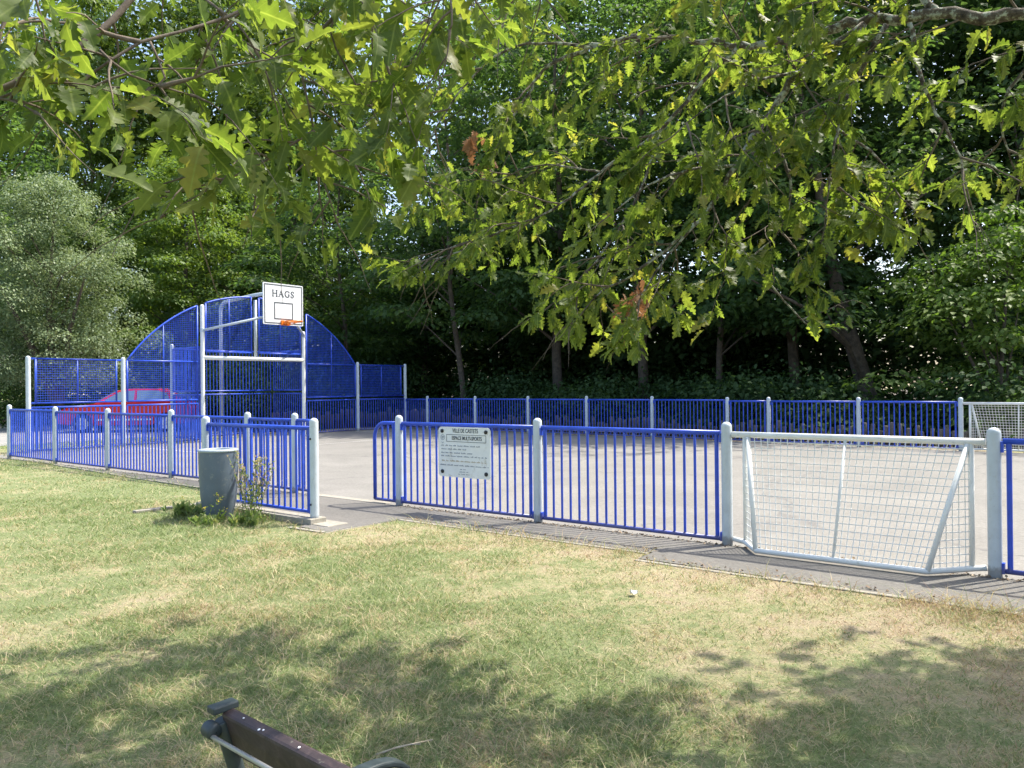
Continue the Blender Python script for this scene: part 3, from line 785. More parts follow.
L = [cpt(x, -rw(z), z) for x, z in roof]; Rr = [cpt(x, rw(z), z) for x, z in roof]; k = len(roof)
m.add(L+Rr, [(i, i+1, k+i+1, k+i) for i in range(k-1)] + [list(range(k))[::-1], [k+i for i in range(k)]])
m.build('body', M['carred'], car, bevel=.03)
def win(pts, name):
    for s in (-1, 1):
        mm_ = MB(); q = [cpt(x, s*(rw(z)+.006), z) for x, z in pts]
        mm_.prism(q, cyv*s*.004); mm_.build(name, M['glass'], car)
win([(-.72, .99), (-.2, 1.31), (.28, 1.36), (.3, .99)], 'side_window'); win([(.38, .99), (.37, 1.36), (.95, 1.355), (1.3, 1.27), (1.45, 1.0)], 'side_window')
m = MB(); m.prism([cpt(-.88, -.7, .99), cpt(-.3, -.56, 1.345), cpt(-.3, .56, 1.345), cpt(-.88, .7, .99)], (cx*-.02+UP*.02)); m.build('windscreen', M['glass'], car)
m = MB(); m.prism([cpt(1.6, -.58, 1.26), cpt(1.8, -.7, 1.02), cpt(1.8, .7, 1.02), cpt(1.6, .58, 1.26)], (cx*.02+UP*.015)); m.build('rear_window', M['glass'], car)
for x in (-1.3, 1.3):
    for s in (-1, 1):
        m = MB(); c = cpt(x, s*.72, .3)
        m.lathe([(.2, -.09), (.29, -.09), (.305, -.05), (.305, .06), (.29, .1), (.2, .1)], c, 28, axis=cyv*s); ty = m.build('wheel', M['tyre'], car)
        m = MB(); m.lathe([(.2, .09), (.17, .07), (.001, .06)], c, 20, axis=cyv*s)
        for a in range(5):
            d = cx*math.cos(a*2*PI/5)+UP*math.sin(a*2*PI/5); m.bar(c+cyv*s*.09, c+cyv*s*.095+d*.19, .06, .03, side=cyv)
        m.build('rim', M['alloy'], ty)
m = MB()
for s in (-1, 1): m.bar(cpt(-.9, s*(hw+.008), .42), cpt(.9, s*(hw+.008), .42), .02, .05, side=cyv)
m.build('side_moulding', M['alloy'], car)
for s in (-1, 1):
    m = MB(); m.box(cpt(-1.96, s*.6, .68), (.16, .32, .12)); m.build('headlight', M['alloy'], car, bevel=.03)
    m = MB(); m.box(cpt(1.97, s*.66, .78), (.12, .2, .22)); m.build('tail_light', M['orange'], car, bevel=.03)
    m = MB(); m.box(cpt(-.62, s*.9, 1.0), (.1, .16, .11)); m.build('mirror', M['carred'], car, bevel=.03)
    m = MB(); m.box(cpt(.12, s*.85, .82), (.14, .03, .03)); m.build('door_handle', M['carred'], car, bevel=.008)
# ------------------------------------------------------------------ log palisade behind the far fence and the right of the end wall
rl = random.Random(9)
pal = thing('log_palisade', 'low row of grey upright logs edging the wood behind the far railing', 'palisade', W(10, FL(10)+1.0))
def logs(a, b, h0, sp=.17, r0=.065):
    A = W(*a); B = W(*b); n = int((B-A).length/sp)
    for i in range(n):
        p = A.lerp(B, i/n)+Vector((rl.uniform(-.02, .02), rl.uniform(-.02, .02), 0)); h = h0+rl.uniform(-.09, .12); r = r0*rl.uniform(.9, 1.15)
        tl = Vector((rl.uniform(-.03, .03), rl.uniform(-.03, .03), 0)); m = MB()
        m.tube([p, p+tl+UP*h*.96, p+tl+UP*h], [r, r, r*.75], 8); m.build('log', M['log'], pal)
logs((1, FL(1)+1.1), (17.9, FL(17.9)+1.1), .38, .15, .05); logs((17.95, FL(17.9)+1.1), (20.9, 19.6), .55); logs((20.9, 19.5), (21.3, 14.9), .55, .2)

# ================================================================== foliage
def unit(a):
    return a/np.maximum(np.linalg.norm(a, axis=-1, keepdims=True), 1e-9)
def place_leaves(P, A, Nn, L, tmpl, faces):
    """P base, A growth direction, Nn leaf normal, L length; template (k,3): x across, y along, z up"""
    A = unit(A); B = unit(np.cross(A, Nn)); Nn = np.cross(B, A)
    V = P[:, None, :] + L[:, None, None]*(tmpl[None, :, 0:1]*B[:, None, :] + tmpl[None, :, 1:2]*A[:, None, :] + tmpl[None, :, 2:3]*Nn[:, None, :])
    k = len(tmpl); n = len(P)
    Fc = faces[None, :, :] + (np.arange(n)*k)[:, None, None]
    return V.reshape(-1, 3), Fc.reshape(-1, faces.shape[1])
SIMPLE = np.array([(0, 0, 0), (.36, .38, .07), (0, .5, -.03), (-.36, .38, .07), (.2, .78, .0), (-.2, .78, 0), (0, 1.02, -.1)], dtype=float)
SIMPLE_F = np.array([(0, 1, 2, 3), (2, 1, 4, 6), (2, 6, 5, 3)])
NARROW = SIMPLE*np.array([.62, 1, 1])
FINE = np.array([(0, 0, 0), (.24, .5, .05), (0, 1, -.06), (-.24, .5, .05)], dtype=float)
FINE_F = np.array([(0, 1, 2, 3)])
def oak_template(seed, lobes=4, curl=.18):
    """lobed oak leaf: broad lobes with deep sinuses, the two sides staggered"""
    r = random.Random(seed); n = 25; V = []
    amp = {sd: [r.uniform(.85, 1.15) for _ in range(lobes+2)] for sd in (1, -1)}
    ph = {1: 0.0, -1: r.uniform(.25, .45)}
    def margin(t, sd):
        env = .275*math.sin(PI*min(1, max(0, t))**.8)**.75+.015
        x = (t-.12)/.80*lobes+ph[sd]
        if t < .1: return .018, 0
        k = int(x); c = abs(math.sin(PI*x))**.7
        if t > .9: c = max(c, .55)
        lo = .19
        w = env*(lo+(1-lo)*c)*(amp[sd][min(max(k, 0), lobes+1)] if c > .5 else 1)
        return w, .17*w*c
    for i in range(n):
        t = i/(n-1); z = -curl*t*t+.01*math.sin(t*9+seed)
        V.append((.02*math.sin(t*4+seed), t, z))
        for sd in (1, -1):
            w, f = margin(t, sd); V.append((sd*w+.02*math.sin(t*4+seed), t+f, z+(.1+.1*(seed % 4))*w+.03*math.sin(t*10+sd*1.3+seed)))
    Fq = []
    for i in range(n-1):
        a = 3*i; b = 3*(i+1); Fq += [(a, a+1, b+1, b), (a, b, b+2, a+2)]
    return np.array(V, float), np.array(Fq)
OAK = [oak_template(s, l, c) for s, l, c in ((1, 4, .12), (2, 5, .34), (3, 4, .22), (4, 4, -.06), (5, 4, .5), (6, 5, .05), (7, 4, .2))]

def leaves_object(name, P, A, Nn, L, mat, parent, templates, rnd=None, uv=False):
    off = parent.location if parent is not None else (0, 0, 0)
    n = len(P); idx = rng.integers(0, len(templates), n)
    Vs = []; Fs = []; Rs = []; Us = []; o = 0
    rnd = rng.random(n) if rnd is None else rnd
    for k, (t, f) in enumerate(templates):
        s = idx == k
        if not s.any(): continue
        V, Fc = place_leaves(P[s], A[s], Nn[s], L[s], t, f)
        Vs.append(V); Fs.append(Fc+o); o += len(V)
        Rs.append(np.repeat(rnd[s], len(f)))
        if uv:
            u1 = t[:, :2][f].reshape(-1, 2); Us.append(np.tile(u1, (s.sum(), 1)))
    return np_mesh(name, np.concatenate(Vs), np.concatenate(Fs), M[mat], parent, np.concatenate(Rs), np.concatenate(Us) if uv else None, off)

# ------------------------------------------------------------------ background trees
def crown_leaves(centres, radii, per, leaf, flat=.32, droop=.25, r=rng, inner=None):
    """leaf clumps: flattened tiers that droop at the rim"""
    P = []; A = []; Nn = []
    for c, R_ in zip(centres, radii):
        n = int(per*(R_**1.6))
        a = r.random(n)*2*PI; q = np.sqrt(r.random(n))
        x = np.cos(a)*q*R_; y = np.sin(a)*q*R_; z = r.normal(0, flat*.5, n)*R_*.6 - droop*q*q*R_
        p = np.stack([x, y, z], 1)+c
        d = np.stack([np.cos(a), np.sin(a), -.35-droop*q], 1)+r.normal(0, .45, (n, 3))
        nn = np.stack([np.cos(a)*q*.5, np.sin(a)*q*.5, np.ones(n)], 1)+r.normal(0, .3, (n, 3))
        P.append(p); A.append(d); Nn.append(nn)
    P = np.concatenate(P); A = np.concatenate(A); Nn = np.concatenate(Nn)
    return P, A, Nn, leaf*r.uniform(.7, 1.25, len(P))
def make_tree(name, label, loc, mat, H=13, base=3.5, R_=3.6, clumps=90, per=95, leaf=.17, cr=(.7, 1.25), tr=.17, lean=(0, 0), tmpl=None, shape='round', group=None, flat=.32, fork=False, seed=0, cat='tree', droop=.25):
    r = np.random.default_rng(seed+100); rr_ = random.Random(seed+100)
    t = thing(name, label, cat, loc, group)
    o = np.array(loc, float)
    def axis(z): 
        k = z/H; return np.array([lean[0]*k+.12*math.sin(z*.7+seed), lean[1]*k+.12*math.cos(z*.6+seed), z])
    cs = []; rs = []
    while len(cs) < clumps:
        z = base+(H-base)*r.random()
        k = (z-base)/(H-base)
        if shape == 'round': prof = math.sqrt(max(.02, 1-(2*k-.85)**2/1.4))*(1-.25*k)
        elif shape == 'bush': prof = math.sqrt(max(.02, 1-k**2.2))
        else: prof = (1-k)**.7*.9+.12
        a = r.random()*2*PI; q = r.random()**.45*prof*R_*(1+.22*math.sin(3*a+seed)+.14*math.sin(5*a+seed*2+z))
        c = axis(z); cs.append(c+np.array([math.cos(a)*q, math.sin(a)*q, 0])); rs.append(r.uniform(*cr)*(1.05-.35*k))
    m = MB(); zz = np.linspace(0, H*.92, 12)
    m.tube([Vector(o+axis(z)) for z in zz], [tr*(1-.88*(z/H))+tr*.45*math.exp(-z*3) for z in zz], 10)
    m.build('trunk', M['bark'], t)
    order = sorted(range(len(cs)), key=lambda i: cs[i][2])
    for i in order[::max(1, len(order)//11)]:
        c = cs[i]; z0 = max(.6 if fork else 1.2, c[2]-r.uniform(.6, 2.0)-.25*np.linalg.norm(c[:2]-axis(c[2])[:2]))
        p = axis(z0); mid = (p+c)/2+np.array([0, 0, .25]); rad = tr*.32*(1-z0/H*.7)
        m = MB(); m.tube([Vector(o+p), Vector(o+mid), Vector(o+c)], [rad*1.2, rad*.7, rad*.22], 6, False); m.build('limb', M['bark'], t)
    if fork:
        for k in range(3):
            a = 2.1*k+seed; e = axis(H*.6)+np.array([math.cos(a)*R_*.6, math.sin(a)*R_*.6, 0])
            m = MB(); m.tube([Vector(o+axis(.5)), Vector(o+(axis(H*.25)+e)/2-np.array([0, 0, .4])), Vector(o+e)], [tr*.75, tr*.5, tr*.15], 8, False); m.build('limb', M['bark'], t)
    P, A, Nn, L = crown_leaves(cs, rs, per, leaf, flat, droop, r)
    cl = np.repeat(r.random(len(cs)), [int(per*(x**1.6)) for x in rs])
    rnd = np.clip(.45*cl+.55*r.random(len(P)), 0, 1)
    leaves_object('crown', P+o, A, Nn, L, mat, t, tmpl or [(SIMPLE, SIMPLE_F)], rnd)
    return t
def copy_tree(src, loc, rot, s, label, group=None):
    c = src.copy(); col.objects.link(c); c.location = loc; c.rotation_euler = (0, 0, rot); c.scale = s if hasattr(s, '__len__') else (s, s, s)
    c['label'] = label
    if group: c['group'] = group
    for ch in src.children:
        d = ch.copy(); col.objects.link(d); d.parent = c
    return c
def ground_at(px, D):
    p = at(px, 400, D); p.z = 0; return p

FG = 'trees of the wood round the court'
fineL = [(FINE, FINE_F)]
mapleA = make_tree('maple_tree', 'dark maple with thin leaning trunks behind the tall mesh corner of the court', ground_at(462, 28.5), 'maple', 14.5, 3.4, 4.2, 130, 120, .19, seed=1, group=FG, lean=(-.8, .3), tr=.12)
mapleB = make_tree('maple_tree', 'dark tiered maple whose thick trunk leans over the railing next to the far goal', ground_at(872, 22.6), 'maple', 13.0, 3.1, 3.8, 125, 115, .18, seed=2, group=FG, lean=(-2.6, .3), tr=.26)
mapleC = make_tree('maple_tree', 'tall dark maple behind the far railing, above the notice board', ground_at(560, 28.5), 'maple', 15.5, 3.8, 4.0, 125, 120, .19, seed=3, group=FG, tr=.2)
copy_tree(mapleA, ground_at(345, 33.5), 1.9, (1.0, 1.0, .82), 'dark maple rising between the blue arch and the tall mesh corner')
copy_tree(mapleC, ground_at(640, 27), 2.3, 1.0, 'dark straight-trunked maple behind the brown dead oak leaves')
copy_tree(mapleA, ground_at(720, 25.5), 4.0, (1, 1, .95), 'dark maple behind the far railing, over the post joining near railing and near goal')
copy_tree(mapleC, ground_at(795, 25.5), .7, (.95, .95, .9), 'dark maple seen over the middle of the near white goal')
copy_tree(mapleB, ground_at(985, 27.5), 2.0, (1.0, 1, 1.1), 'dark maple rising behind the sunlit hazel bush')
copy_tree(mapleB, ground_at(265, 37), 4.4, (1.05, 1.05, .9), 'dark maple straight behind the basketball backboard')
copy_tree(mapleC, ground_at(425, 39), 5.0, (1, 1, .66), 'lower maple under the small gap of sky beside the blue arch')
hazel = make_tree('hazel_bush', 'broad sunlit hazel bush leaning over the far white goal', ground_at(1005, 19.2), 'hazel', 5.6, .7, 2.5, 95, 150, .14, seed=5, shape='bush', tr=.07, fork=True, group=FG)
RT = [(FINE*np.array([1.5, 1, 1]), FINE_F)]
robA = make_tree('robinia_tree', 'light green feathery robinia between the pale tree and the blue arch', ground_at(190, 36), 'robinia', 12.2, 2.4, 4.6, 160, 270, .15, seed=6, group=FG, tmpl=RT, cr=(.8, 1.4), droop=.4, tr=.16)
copy_tree(robA, ground_at(95, 44), 1.2, (1.1, 1.1, 2.0), 'tall light green robinia far behind the pale silvery tree')
copy_tree(robA, ground_at(235, 46), 2.0, (1.1, 1.1, 2.15), 'tall light green robinia far behind the blue arch')
copy_tree(robA, ground_at(325, 49), 2.6, (1.0, 1.0, 2.1), 'light green robinia far behind the backboard, beside the sky gap')
copy_tree(robA, ground_at(515, 45), 3.9, (1.0, 1.0, 1.9), 'light green robinia topping the wood over the tall mesh corner')
copy_tree(mapleC, ground_at(-20, 36), 3.3, (1.1, 1.1, .95), 'dark bare-trunked tree beside the pale silvery tree, where the railing begins')
copy_tree(mapleA, ground_at(30, 47), 1.0, (1.2, 1.2, 1.35), 'tall dark tree closing the wood behind the pale silvery tree')
make_tree('willow_tree', 'pale silvery round tree with a forked trunk behind the red car', ground_at(58, 28.5), 'silver', 9.2, 1.9, 2.9, 210, 520, .105, seed=8, tmpl=[(FINE*np.array([1.1, 1, 1]), FINE_F)], cr=(.55, .95), flat=.8, droop=.3, tr=.16, fork=True, lean=(-.3, 0))

# the wood behind them, one mass nobody could count
def mass(name, items, mat, leaf, per, tmpl, seed, flat=.5):
    r = np.random.default_rng(seed); cs = []; rs = []
    for (x, y, z0, z1, R_, n) in items:
        for i in range(n):
            a = r.random()*2*PI; q = math.sqrt(r.random())*R_
            cs.append(np.array([x+math.cos(a)*q, y+math.sin(a)*q, z0+(z1-z0)*r.random()])); rs.append(r.uniform(.9, 1.7))
    P, A, Nn, L = crown_leaves(cs, rs, per, leaf, flat, .3, r)
    cl = np.repeat(r.random(len(cs)), [int(per*(x**1.6)) for x in rs])
    o = leaves_object(name, P, A, Nn, L, mat, None, tmpl, np.clip(.5*cl+.5*r.random(len(P)), 0, 1))
    return setting(o, 'stuff')
rm = random.Random(4); items = []
for k in range(60):
    u = rm.uniform(-14, 26); v = rm.uniform(25.5 if u > 3 else 31, 36); p = W(u, v)
    items.append((p.x, p.y, 0.3, rm.uniform(15, 21), 3.2, 38))
for k in range(26):
    p = W(rm.uniform(-16, 6), rm.uniform(32, 42)); items.append((p.x, p.y, 4, rm.uniform(17, 23), 3.4, 34))
for k in range(54):
    p = W(rm.uniform(-22, 22), rm.uniform(35, 43)); items.append((p.x, p.y, 9, rm.uniform(22, 29), 3.2, 34))
for k in range(70):
    u = rm.uniform(-16, 34); v = rm.uniform(29, 42); p = W(u, v)
    items.append((p.x, p.y, 0.2, 5.5, 3.0, 22))
mass('woodland', items, 'darkwood', .26, 58, [(FINE*np.array([1.45, 1, 1]), FINE_F)], 21)
items = []
for k in range(76):
    D = rm.uniform(42, 62); pxx = rm.uniform(-90, 560)
    if abs(pxx-405) < 34: top_ = 8
    else: top_ = rm.uniform(.34, .6)*D
    p = ground_at(pxx, D); items.append((p.x, p.y, .3, top_, 3.0, 44))
mass('far_woodland', items, 'farwood', .32, 34, [(SIMPLE, SIMPLE_F)], 23)
items = []
for k in range(90):
    u = rm.uniform(-10, 19.5); p = W(u, FL(u)+rm.uniform(2.2, 6.5))
    items.append((p.x, p.y, .1, rm.uniform(.5, 1.9), 1.1, 6))
for k in range(50):
    p = W(rm.uniform(22.5, 32), rm.uniform(15.2, 25)); items.append((p.x, p.y, .1, rm.uniform(1.2, 3.2), 1.2, 7))
for k in range(46):
    p = W(rm.uniform(33, 40), rm.uniform(-10, 16)); items.append((p.x, p.y, .1, rm.uniform(1.2, 4.0), 1.4, 9))
mass('undergrowth', items, 'darkwood', .125, 120, [(SIMPLE, SIMPLE_F)], 22)

# ------------------------------------------------------------------ the oak overhead
TR = Vector((5.2, 2.2, 0))
oak = thing('oak_tree', 'big oak whose lobed leaves and branches hang across the whole top of the view', 'tree', TR)
ro = random.Random(12)
m = MB(); m.tube([TR+Vector((0, 0, z))+Vector((.12*math.sin(z), .1*math.cos(z*1.3), 0)) for z in np.linspace(0, 5.6, 14)], [.36-.03*z+.22*math.exp(-z*4) for z in np.linspace(0, 5.6, 14)], 16)
m.build('trunk', M['oakbark'], oak)
LV = {'P': [], 'A': [], 'N': [], 'L': []}            # visible, finely cut leaves
LT = {'P': [], 'A': [], 'N': [], 'L': []}            # upper canopy
twigs = MB()
def rv(): 
    while True:
        v = Vector((ro.uniform(-1, 1), ro.uniform(-1, 1), ro.uniform(-1, 1)))
        if .05 < v.length < 1: return v.normalized()
def leaf(p, d, size, S, face=None):
    n = Vector((0, 0, 1))+rv()*.75
    S['P'].append(p[:]); S['A'].append(d[:]); S['N'].append(n[:]); S['L'].append(size*ro.uniform(.55, 1.28))
def twig(p, d, length, size, S, r0=.004, nl=8, droop=.6, build=True):
    pts = [p]; k = 6; dd = d.normalized()
    for i in range(k):
        dd = (dd+Vector((0, 0, -droop*.16))+rv()*.16).normalized(); pts.append(pts[-1]+dd*(length/k))
    if build: twigs.tube(pts, [r0*(1-.75*i/k) for i in range(k+1)], 5, False)
    for i in range(nl):
        t = 1-(i/nl)**1.5*.85
        j = min(k-1, int(t*k)); q = pts[j].lerp(pts[j+1], t*k-j)
        ax = (pts[j+1]-pts[j]).normalized(); side = rv(); side = (side-ax*side.dot(ax)).normalized()
        ld = (ax*.65+side*.85+Vector((0, 0, -.45))).normalized()
        leaf(q+ld*.012, ld, size, S)
    return pts
def branch(p, d, length, size, S, r0=.007, gap=.12, nl=8, droop=.5, build=True):
    pts = [p]; k = max(4, int(length/.12)); dd = d.normalized()
    for i in range(k):
        dd = (dd+Vector((0, 0, -droop*.1))+rv()*.2).normalized(); pts.append(pts[-1]+dd*(length/k))
    if build: twigs.tube(pts, [r0*(1-.7*i/k) for i in range(k+1)], 6, False)
    s = gap*.6; 
    while s < length:
        t = s/length*k; j = min(k-1, int(t)); q = pts[j].lerp(pts[j+1], t-j); ax = (pts[j+1]-pts[j]).normalized()
        side = rv(); side = (side-ax*side.dot(ax)).normalized(); side.z *= .6
        twig(q, (ax*.8+side*.9), ro.uniform(.14, .3), size, S, r0*.5, nl, droop, build); s += gap*ro.uniform(.7, 1.3)
    twig(pts[-1], dd, ro.uniform(.15, .28), size, S, r0*.45, nl+2, droop, build)
def limb(pts, r0, r1, name='limb', mat='oakbark', gnarl=.015):
    P = crom(pts); n = len(P)
    m = MB(); P2 = [p+rv()*gnarl*min(1, (r0/.03)) for p in P]
    rr2 = [r0+(r1-r0)*i/(n-1) for i in range(n)]
    m.tube(P2, [a*ro.uniform(.88, 1.14) for a in rr2], 10, True); m.build(name, M[mat], oak)
    return P2, rr2
def dress(P, gap, blen, size, S, skip=0.0, nl=8, droop=.5, tw=.45, up=.2, build=True, end=1.0):
    L = [0]; 
    for a, b in zip(P[:-1], P[1:]): L.append(L[-1]+(b-a).length)
    s = L[-1]*skip+gap*.5
    while s < L[-1]*end:
        i = next(k for k in range(len(L)-1) if L[k+1] >= s)
        ax = (P[min(i+2, len(P)-1)]-P[max(0, i-1)]).normalized(); side = rv(); side = (side-ax*side.dot(ax)).normalized()
        side.z = side.z*.6+up*.3
        if ro.random() < tw: twig(P[i], ax*.5+side, ro.uniform(.12, .28), size, S, .003, nl, droop, build)
        else: branch(P[i], ax*.7+side, ro.uniform(.6, 1.1)*blen, size, S, .006, .11, nl, droop, build)
        s += gap*ro.uniform(.6, 1.4)
    branch(P[-1], (P[-1]-P[-3]).normalized(), blen*.5, size, S, .004, .1, nl, droop, build)
def px(*l): return [at(a, b, D*(.87 if D > 3 else 1)) for a, b, D in l]
top = TR+Vector((0, 0, 4.4))
# middle-distance limbs, from the big lichened limb at the upper right
P, _ = limb([top]+px((1150, -10, 3.9), (1024, 14, 4.0), (940, 16, 4.2), (860, 22, 4.4), (800, 40, 4.6), (740, 45, 4.9), (640, 38, 5.2), (560, 58, 5.4), (530, 90, 5.5), (500, 150, 5.6), (480, 185, 5.6)), .054, .004)
dress(P, .13, .5, .095, LV, .16, up=.3, nl=8)
mids = [
 ([(865, 24, 4.3), (800, 72, 4.4), (765, 120, 4.5), (735, 165, 4.5), (705, 215, 4.6), (640, 268, 4.7), (590, 300, 4.8)], .02, .004, .13, .42),
 ([(885, 26, 4.3), (855, 80, 4.25), (838, 130, 4.2), (828, 195, 4.2)], .014, .004, .14, .32),
 ([(740, 45, 4.9), (700, 85, 5.0), (660, 130, 5.1), (600, 172, 5.2), (560, 205, 5.25), (500, 232, 5.3), (440, 250, 5.35)], .012, .003, .13, .4),
 ([(910, 24, 4.2), (925, 90, 4.15), (955, 145, 4.15), (968, 190, 4.2)], .012, .003, .14, .32),
 ([(1075, 30, 3.9), (1020, 75, 4.0), (1000, 120, 4.1), (1012, 160, 4.15)], .012, .003, .13, .3),
 ([(600, 48, 5.3), (520, 45, 5.4), (470, 80, 5.5), (435, 130, 5.6), (425, 160, 5.6)], .01, .003, .15, .35),
 ([(705, 215, 4.6), (668, 255, 4.65), (645, 290, 4.65), (632, 318, 4.65)], .008, .003, .11, .2),
 ([(660, 130, 5.1), (640, 190, 5.1), (612, 240, 5.05), (575, 285, 5.0), (550, 305, 5.0)], .009, .003, .12, .3),
 ([(765, 120, 4.5), (790, 180, 4.5), (780, 230, 4.5), (742, 265, 4.5)], .009, .003, .12, .3),
 ([(838, 130, 4.2), (880, 160, 4.2), (900, 200, 4.25), (908, 225, 4.3)], .007, .003, .13, .25),
 ([(600, 172, 5.2), (540, 165, 5.3), (500, 180, 5.4)], .007, .003, .13, .3),
 ([(500, 232, 5.3), (450, 255, 5.35), (412, 262, 5.4)], .006, .003, .12, .2),
 ([(940, 16, 4.2), (900, -20, 4.3), (820, -30, 4.5), (740, -20, 4.7)], .02, .005, .14, .45),
 ([(735, 165, 4.5), (690, 170, 4.4), (650, 185, 4.4), (610, 215, 4.4)], .008, .003, .12, .3),
 ([(800, 72, 4.4), (760, 80, 4.3), (710, 105, 4.2), (680, 130, 4.2)], .008, .003, .12, .32),
]
for pts, r0, r1, gap, bl in mids:
    P, _ = limb(px(*pts), r0, r1); dress(P, gap*.92, bl*1.05, .092, LV, .12, nl=8)
# the lone low twig and the left sprig
P, _ = limb(px((742, 250, 4.5), (775, 290, 4.45), (800, 318, 4.4), (819, 336, 4.4)), .006, .003); 
tq = px((802, 319, 4.4), (822, 312, 4.4), (838, 305, 4.4), (852, 300, 4.4)); P, _ = limb(tq, .0035, .0015)
for q in (0, 2, 3): twig(tq[q], Vector((1, .1, -.2)), .1, .1, LV, .002, 5)
# dead brown leaf bunches
dead = {'P': [], 'A': [], 'N': [], 'L': []}
for (a, b, D, n) in ((628, 300, 4.6, 12), (622, 325, 4.6, 16), (636, 285, 4.6, 8), (473, 138, 5.4, 12), (484, 160, 5.4, 8)):
    c = at(a, b, D)
    for i in range(n): leaf(c+rv()*.05, Vector((0, 0, -1))+rv()*.6, .11, dead)
# near, left: limb over our heads
over, _ = limb([top-Vector((.2, 0, .5)), Vector((3.4, 2.0, 4.3)), Vector((1.6, 1.95, 3.5)), Vector((.3, 1.95, 2.95)), Vector((-.8, 1.9, 2.75)), Vector((-1.9, 1.75, 2.6))], .07, .012)
def from_over(pts):
    P = px(*pts); q = min(over, key=lambda p: (p-P[0]).length); return [q]+P
nears = [
 ([(180, -70, 1.85), (130, 0, 1.75), (95, 35, 1.7), (40, 70, 1.65), (-40, 108, 1.6)], .0105, .006, .17, .22, .55),
 ([(300, -40, 1.9), (250, 6, 1.8), (180, 32, 1.7), (140, 42, 1.65), (90, 75, 1.6)], .006, .0025, .1, .2, .5),
 ([(265, -50, 2.1), (297, 40, 2.0), (303, 80, 2.0), (314, 130, 2.05), (318, 175, 2.1)], .006, .002, .11, .22, .1),
 ([(345, -40, 1.9), (372, 20, 1.85), (385, 60, 1.85)], .005, .002, .08, .2, .0),
 ([(440, -60, 1.9), (452, 10, 1.8), (450, 30, 1.8)], .004, .002, .06, .14, .4),
 ([(500, -60, 2.3), (470, 5, 2.3), (410, 75, 2.4), (395, 95, 2.4)], .005, .002, .1, .18, .3),
 ([(60, -70, 1.6), (30, -20, 1.5), (5, 20, 1.45)], .005, .002, .08, .15, .3),
 ([(160, -60, 1.9), (200, -5, 1.85), (235, 20, 1.8), (255, 50, 1.8)], .005, .002, .09, .18, .3),
 ([(400, -60, 2.0), (350, -5, 2.0), (330, 30, 2.0), (345, 65, 2.0)], .005, .002, .09, .18, .3),
 ([(560, -60, 2.5), (520, -10, 2.5), (470, 5, 2.4), (430, 20, 2.3)], .005, .002, .09, .18, .3),
]
for pts, r0, r1, gap, bl, sk in nears:
    P, _ = limb(from_over(pts), r0, r1, mat='twig', gnarl=.003)
    dress(P, gap*1.0, bl*.9, .088, LV, sk if sk > .45 else .4, nl=6, droop=.5, tw=.75, up=.1)
near_sub = [
 ([(314, 130, 2.05), (270, 158, 2.0), (225, 180, 1.95), (170, 192, 1.9)], .004, .0015, .09, .16),
 ([(225, 180, 1.95), (190, 200, 1.9), (165, 215, 1.9)], .002, .001, .07, .1),
 ([(255, 160, 2.0), (262, 200, 2.0), (275, 228, 2.0)], .002, .001, .07, .1),
 ([(100, 50, 1.6), (130, 75, 1.6), (190, 95, 1.65)], .003, .0015, .08, .12),
 ([(316, 140, 2.05), (355, 165, 2.1), (395, 178, 2.15)], .003, .0015, .09, .16),
 ([(318, 165, 2.1), (330, 200, 2.1), (335, 215, 2.1)], .003, .0015, .08, .1),
 ([(150, 42, 1.65), (165, 78, 1.65), (150, 88, 1.62)], .003, .0015, .07, .1),
 ([(40, 70, 1.65), (70, 85, 1.62), (110, 88, 1.6)], .003, .0015, .07, .12),
 ([(-20, 98, 1.6), (10, 100, 1.5), (35, 112, 1.45)], .003, .0015, .06, .08),
 ([(200, 30, 1.75), (215, 60, 1.75), (225, 95, 1.78)], .003, .0015, .07, .12),
 ([(303, 80, 2.0), (340, 90, 2.0), (375, 110, 2.05)], .003, .0015, .08, .14),
]
for pts, r0, r1, gap, bl in near_sub:
    P, _ = limb(px(*pts), r0, r1, mat='twig', gnarl=.002); dress(P, gap*1.0, bl*.9, .085, LV, .15, nl=6, droop=.6, tw=.85, up=.1)
# upper canopy, above the frame: what throws the dappled shade on the lawn
def in_view(p):
    return p.y > .3 and p.z < 1.37+.505*p.y+.45
ends = []
for i in range(46):
    for _ in range(120):                              # where its shade should land on the lawn, taken back up along the sun
        z = ro.uniform(3.7, 6.4); e = Vector((ro.uniform(-2.7, 3.3), 2.35+1.4*ro.random()**.8, 0))+SUN*(z/SUN.z)
        if not in_view(e) and all((e-c).cross(SUN).length > .95 for c in (Vector((.9, 4.2, 2.8)), Vector((0, 4.5, 2.6)), Vector((1.9, 3.8, 2.8)), Vector((-.7, 1.6, 2.0)), Vector((-.2, 1.9, 2.0)))): break
    ends.append(e)
for i, e in enumerate(ends):
    s = TR+Vector((0, 0, ro.uniform(4.2, 5.4)))
    mid = s.lerp(e, .5)+Vector((0, 0, ro.uniform(.3, .9)))+rv()*.4
    if in_view(mid): mid.z = 1.37+.505*mid.y+.9
    P = crom([s, mid, e], .15)
    twigs.tube(P, [.035*(1-.85*k/len(P)) for k in range(len(P))], 6, False)
    for k in range(7):
        q = P[int(len(P)*ro.uniform(.8, 1))-1]
        for j in range(5):
            st = q+rv()*.45
            if in_view(st-Vector((0, 0, .3))): continue
            d = rv(); d.z *= .4
            twig(st, d, .35, .135, LT, .003, 7, .5, False)
arr = lambda S: tuple(np.array(S[k], float) for k in 'PANL')
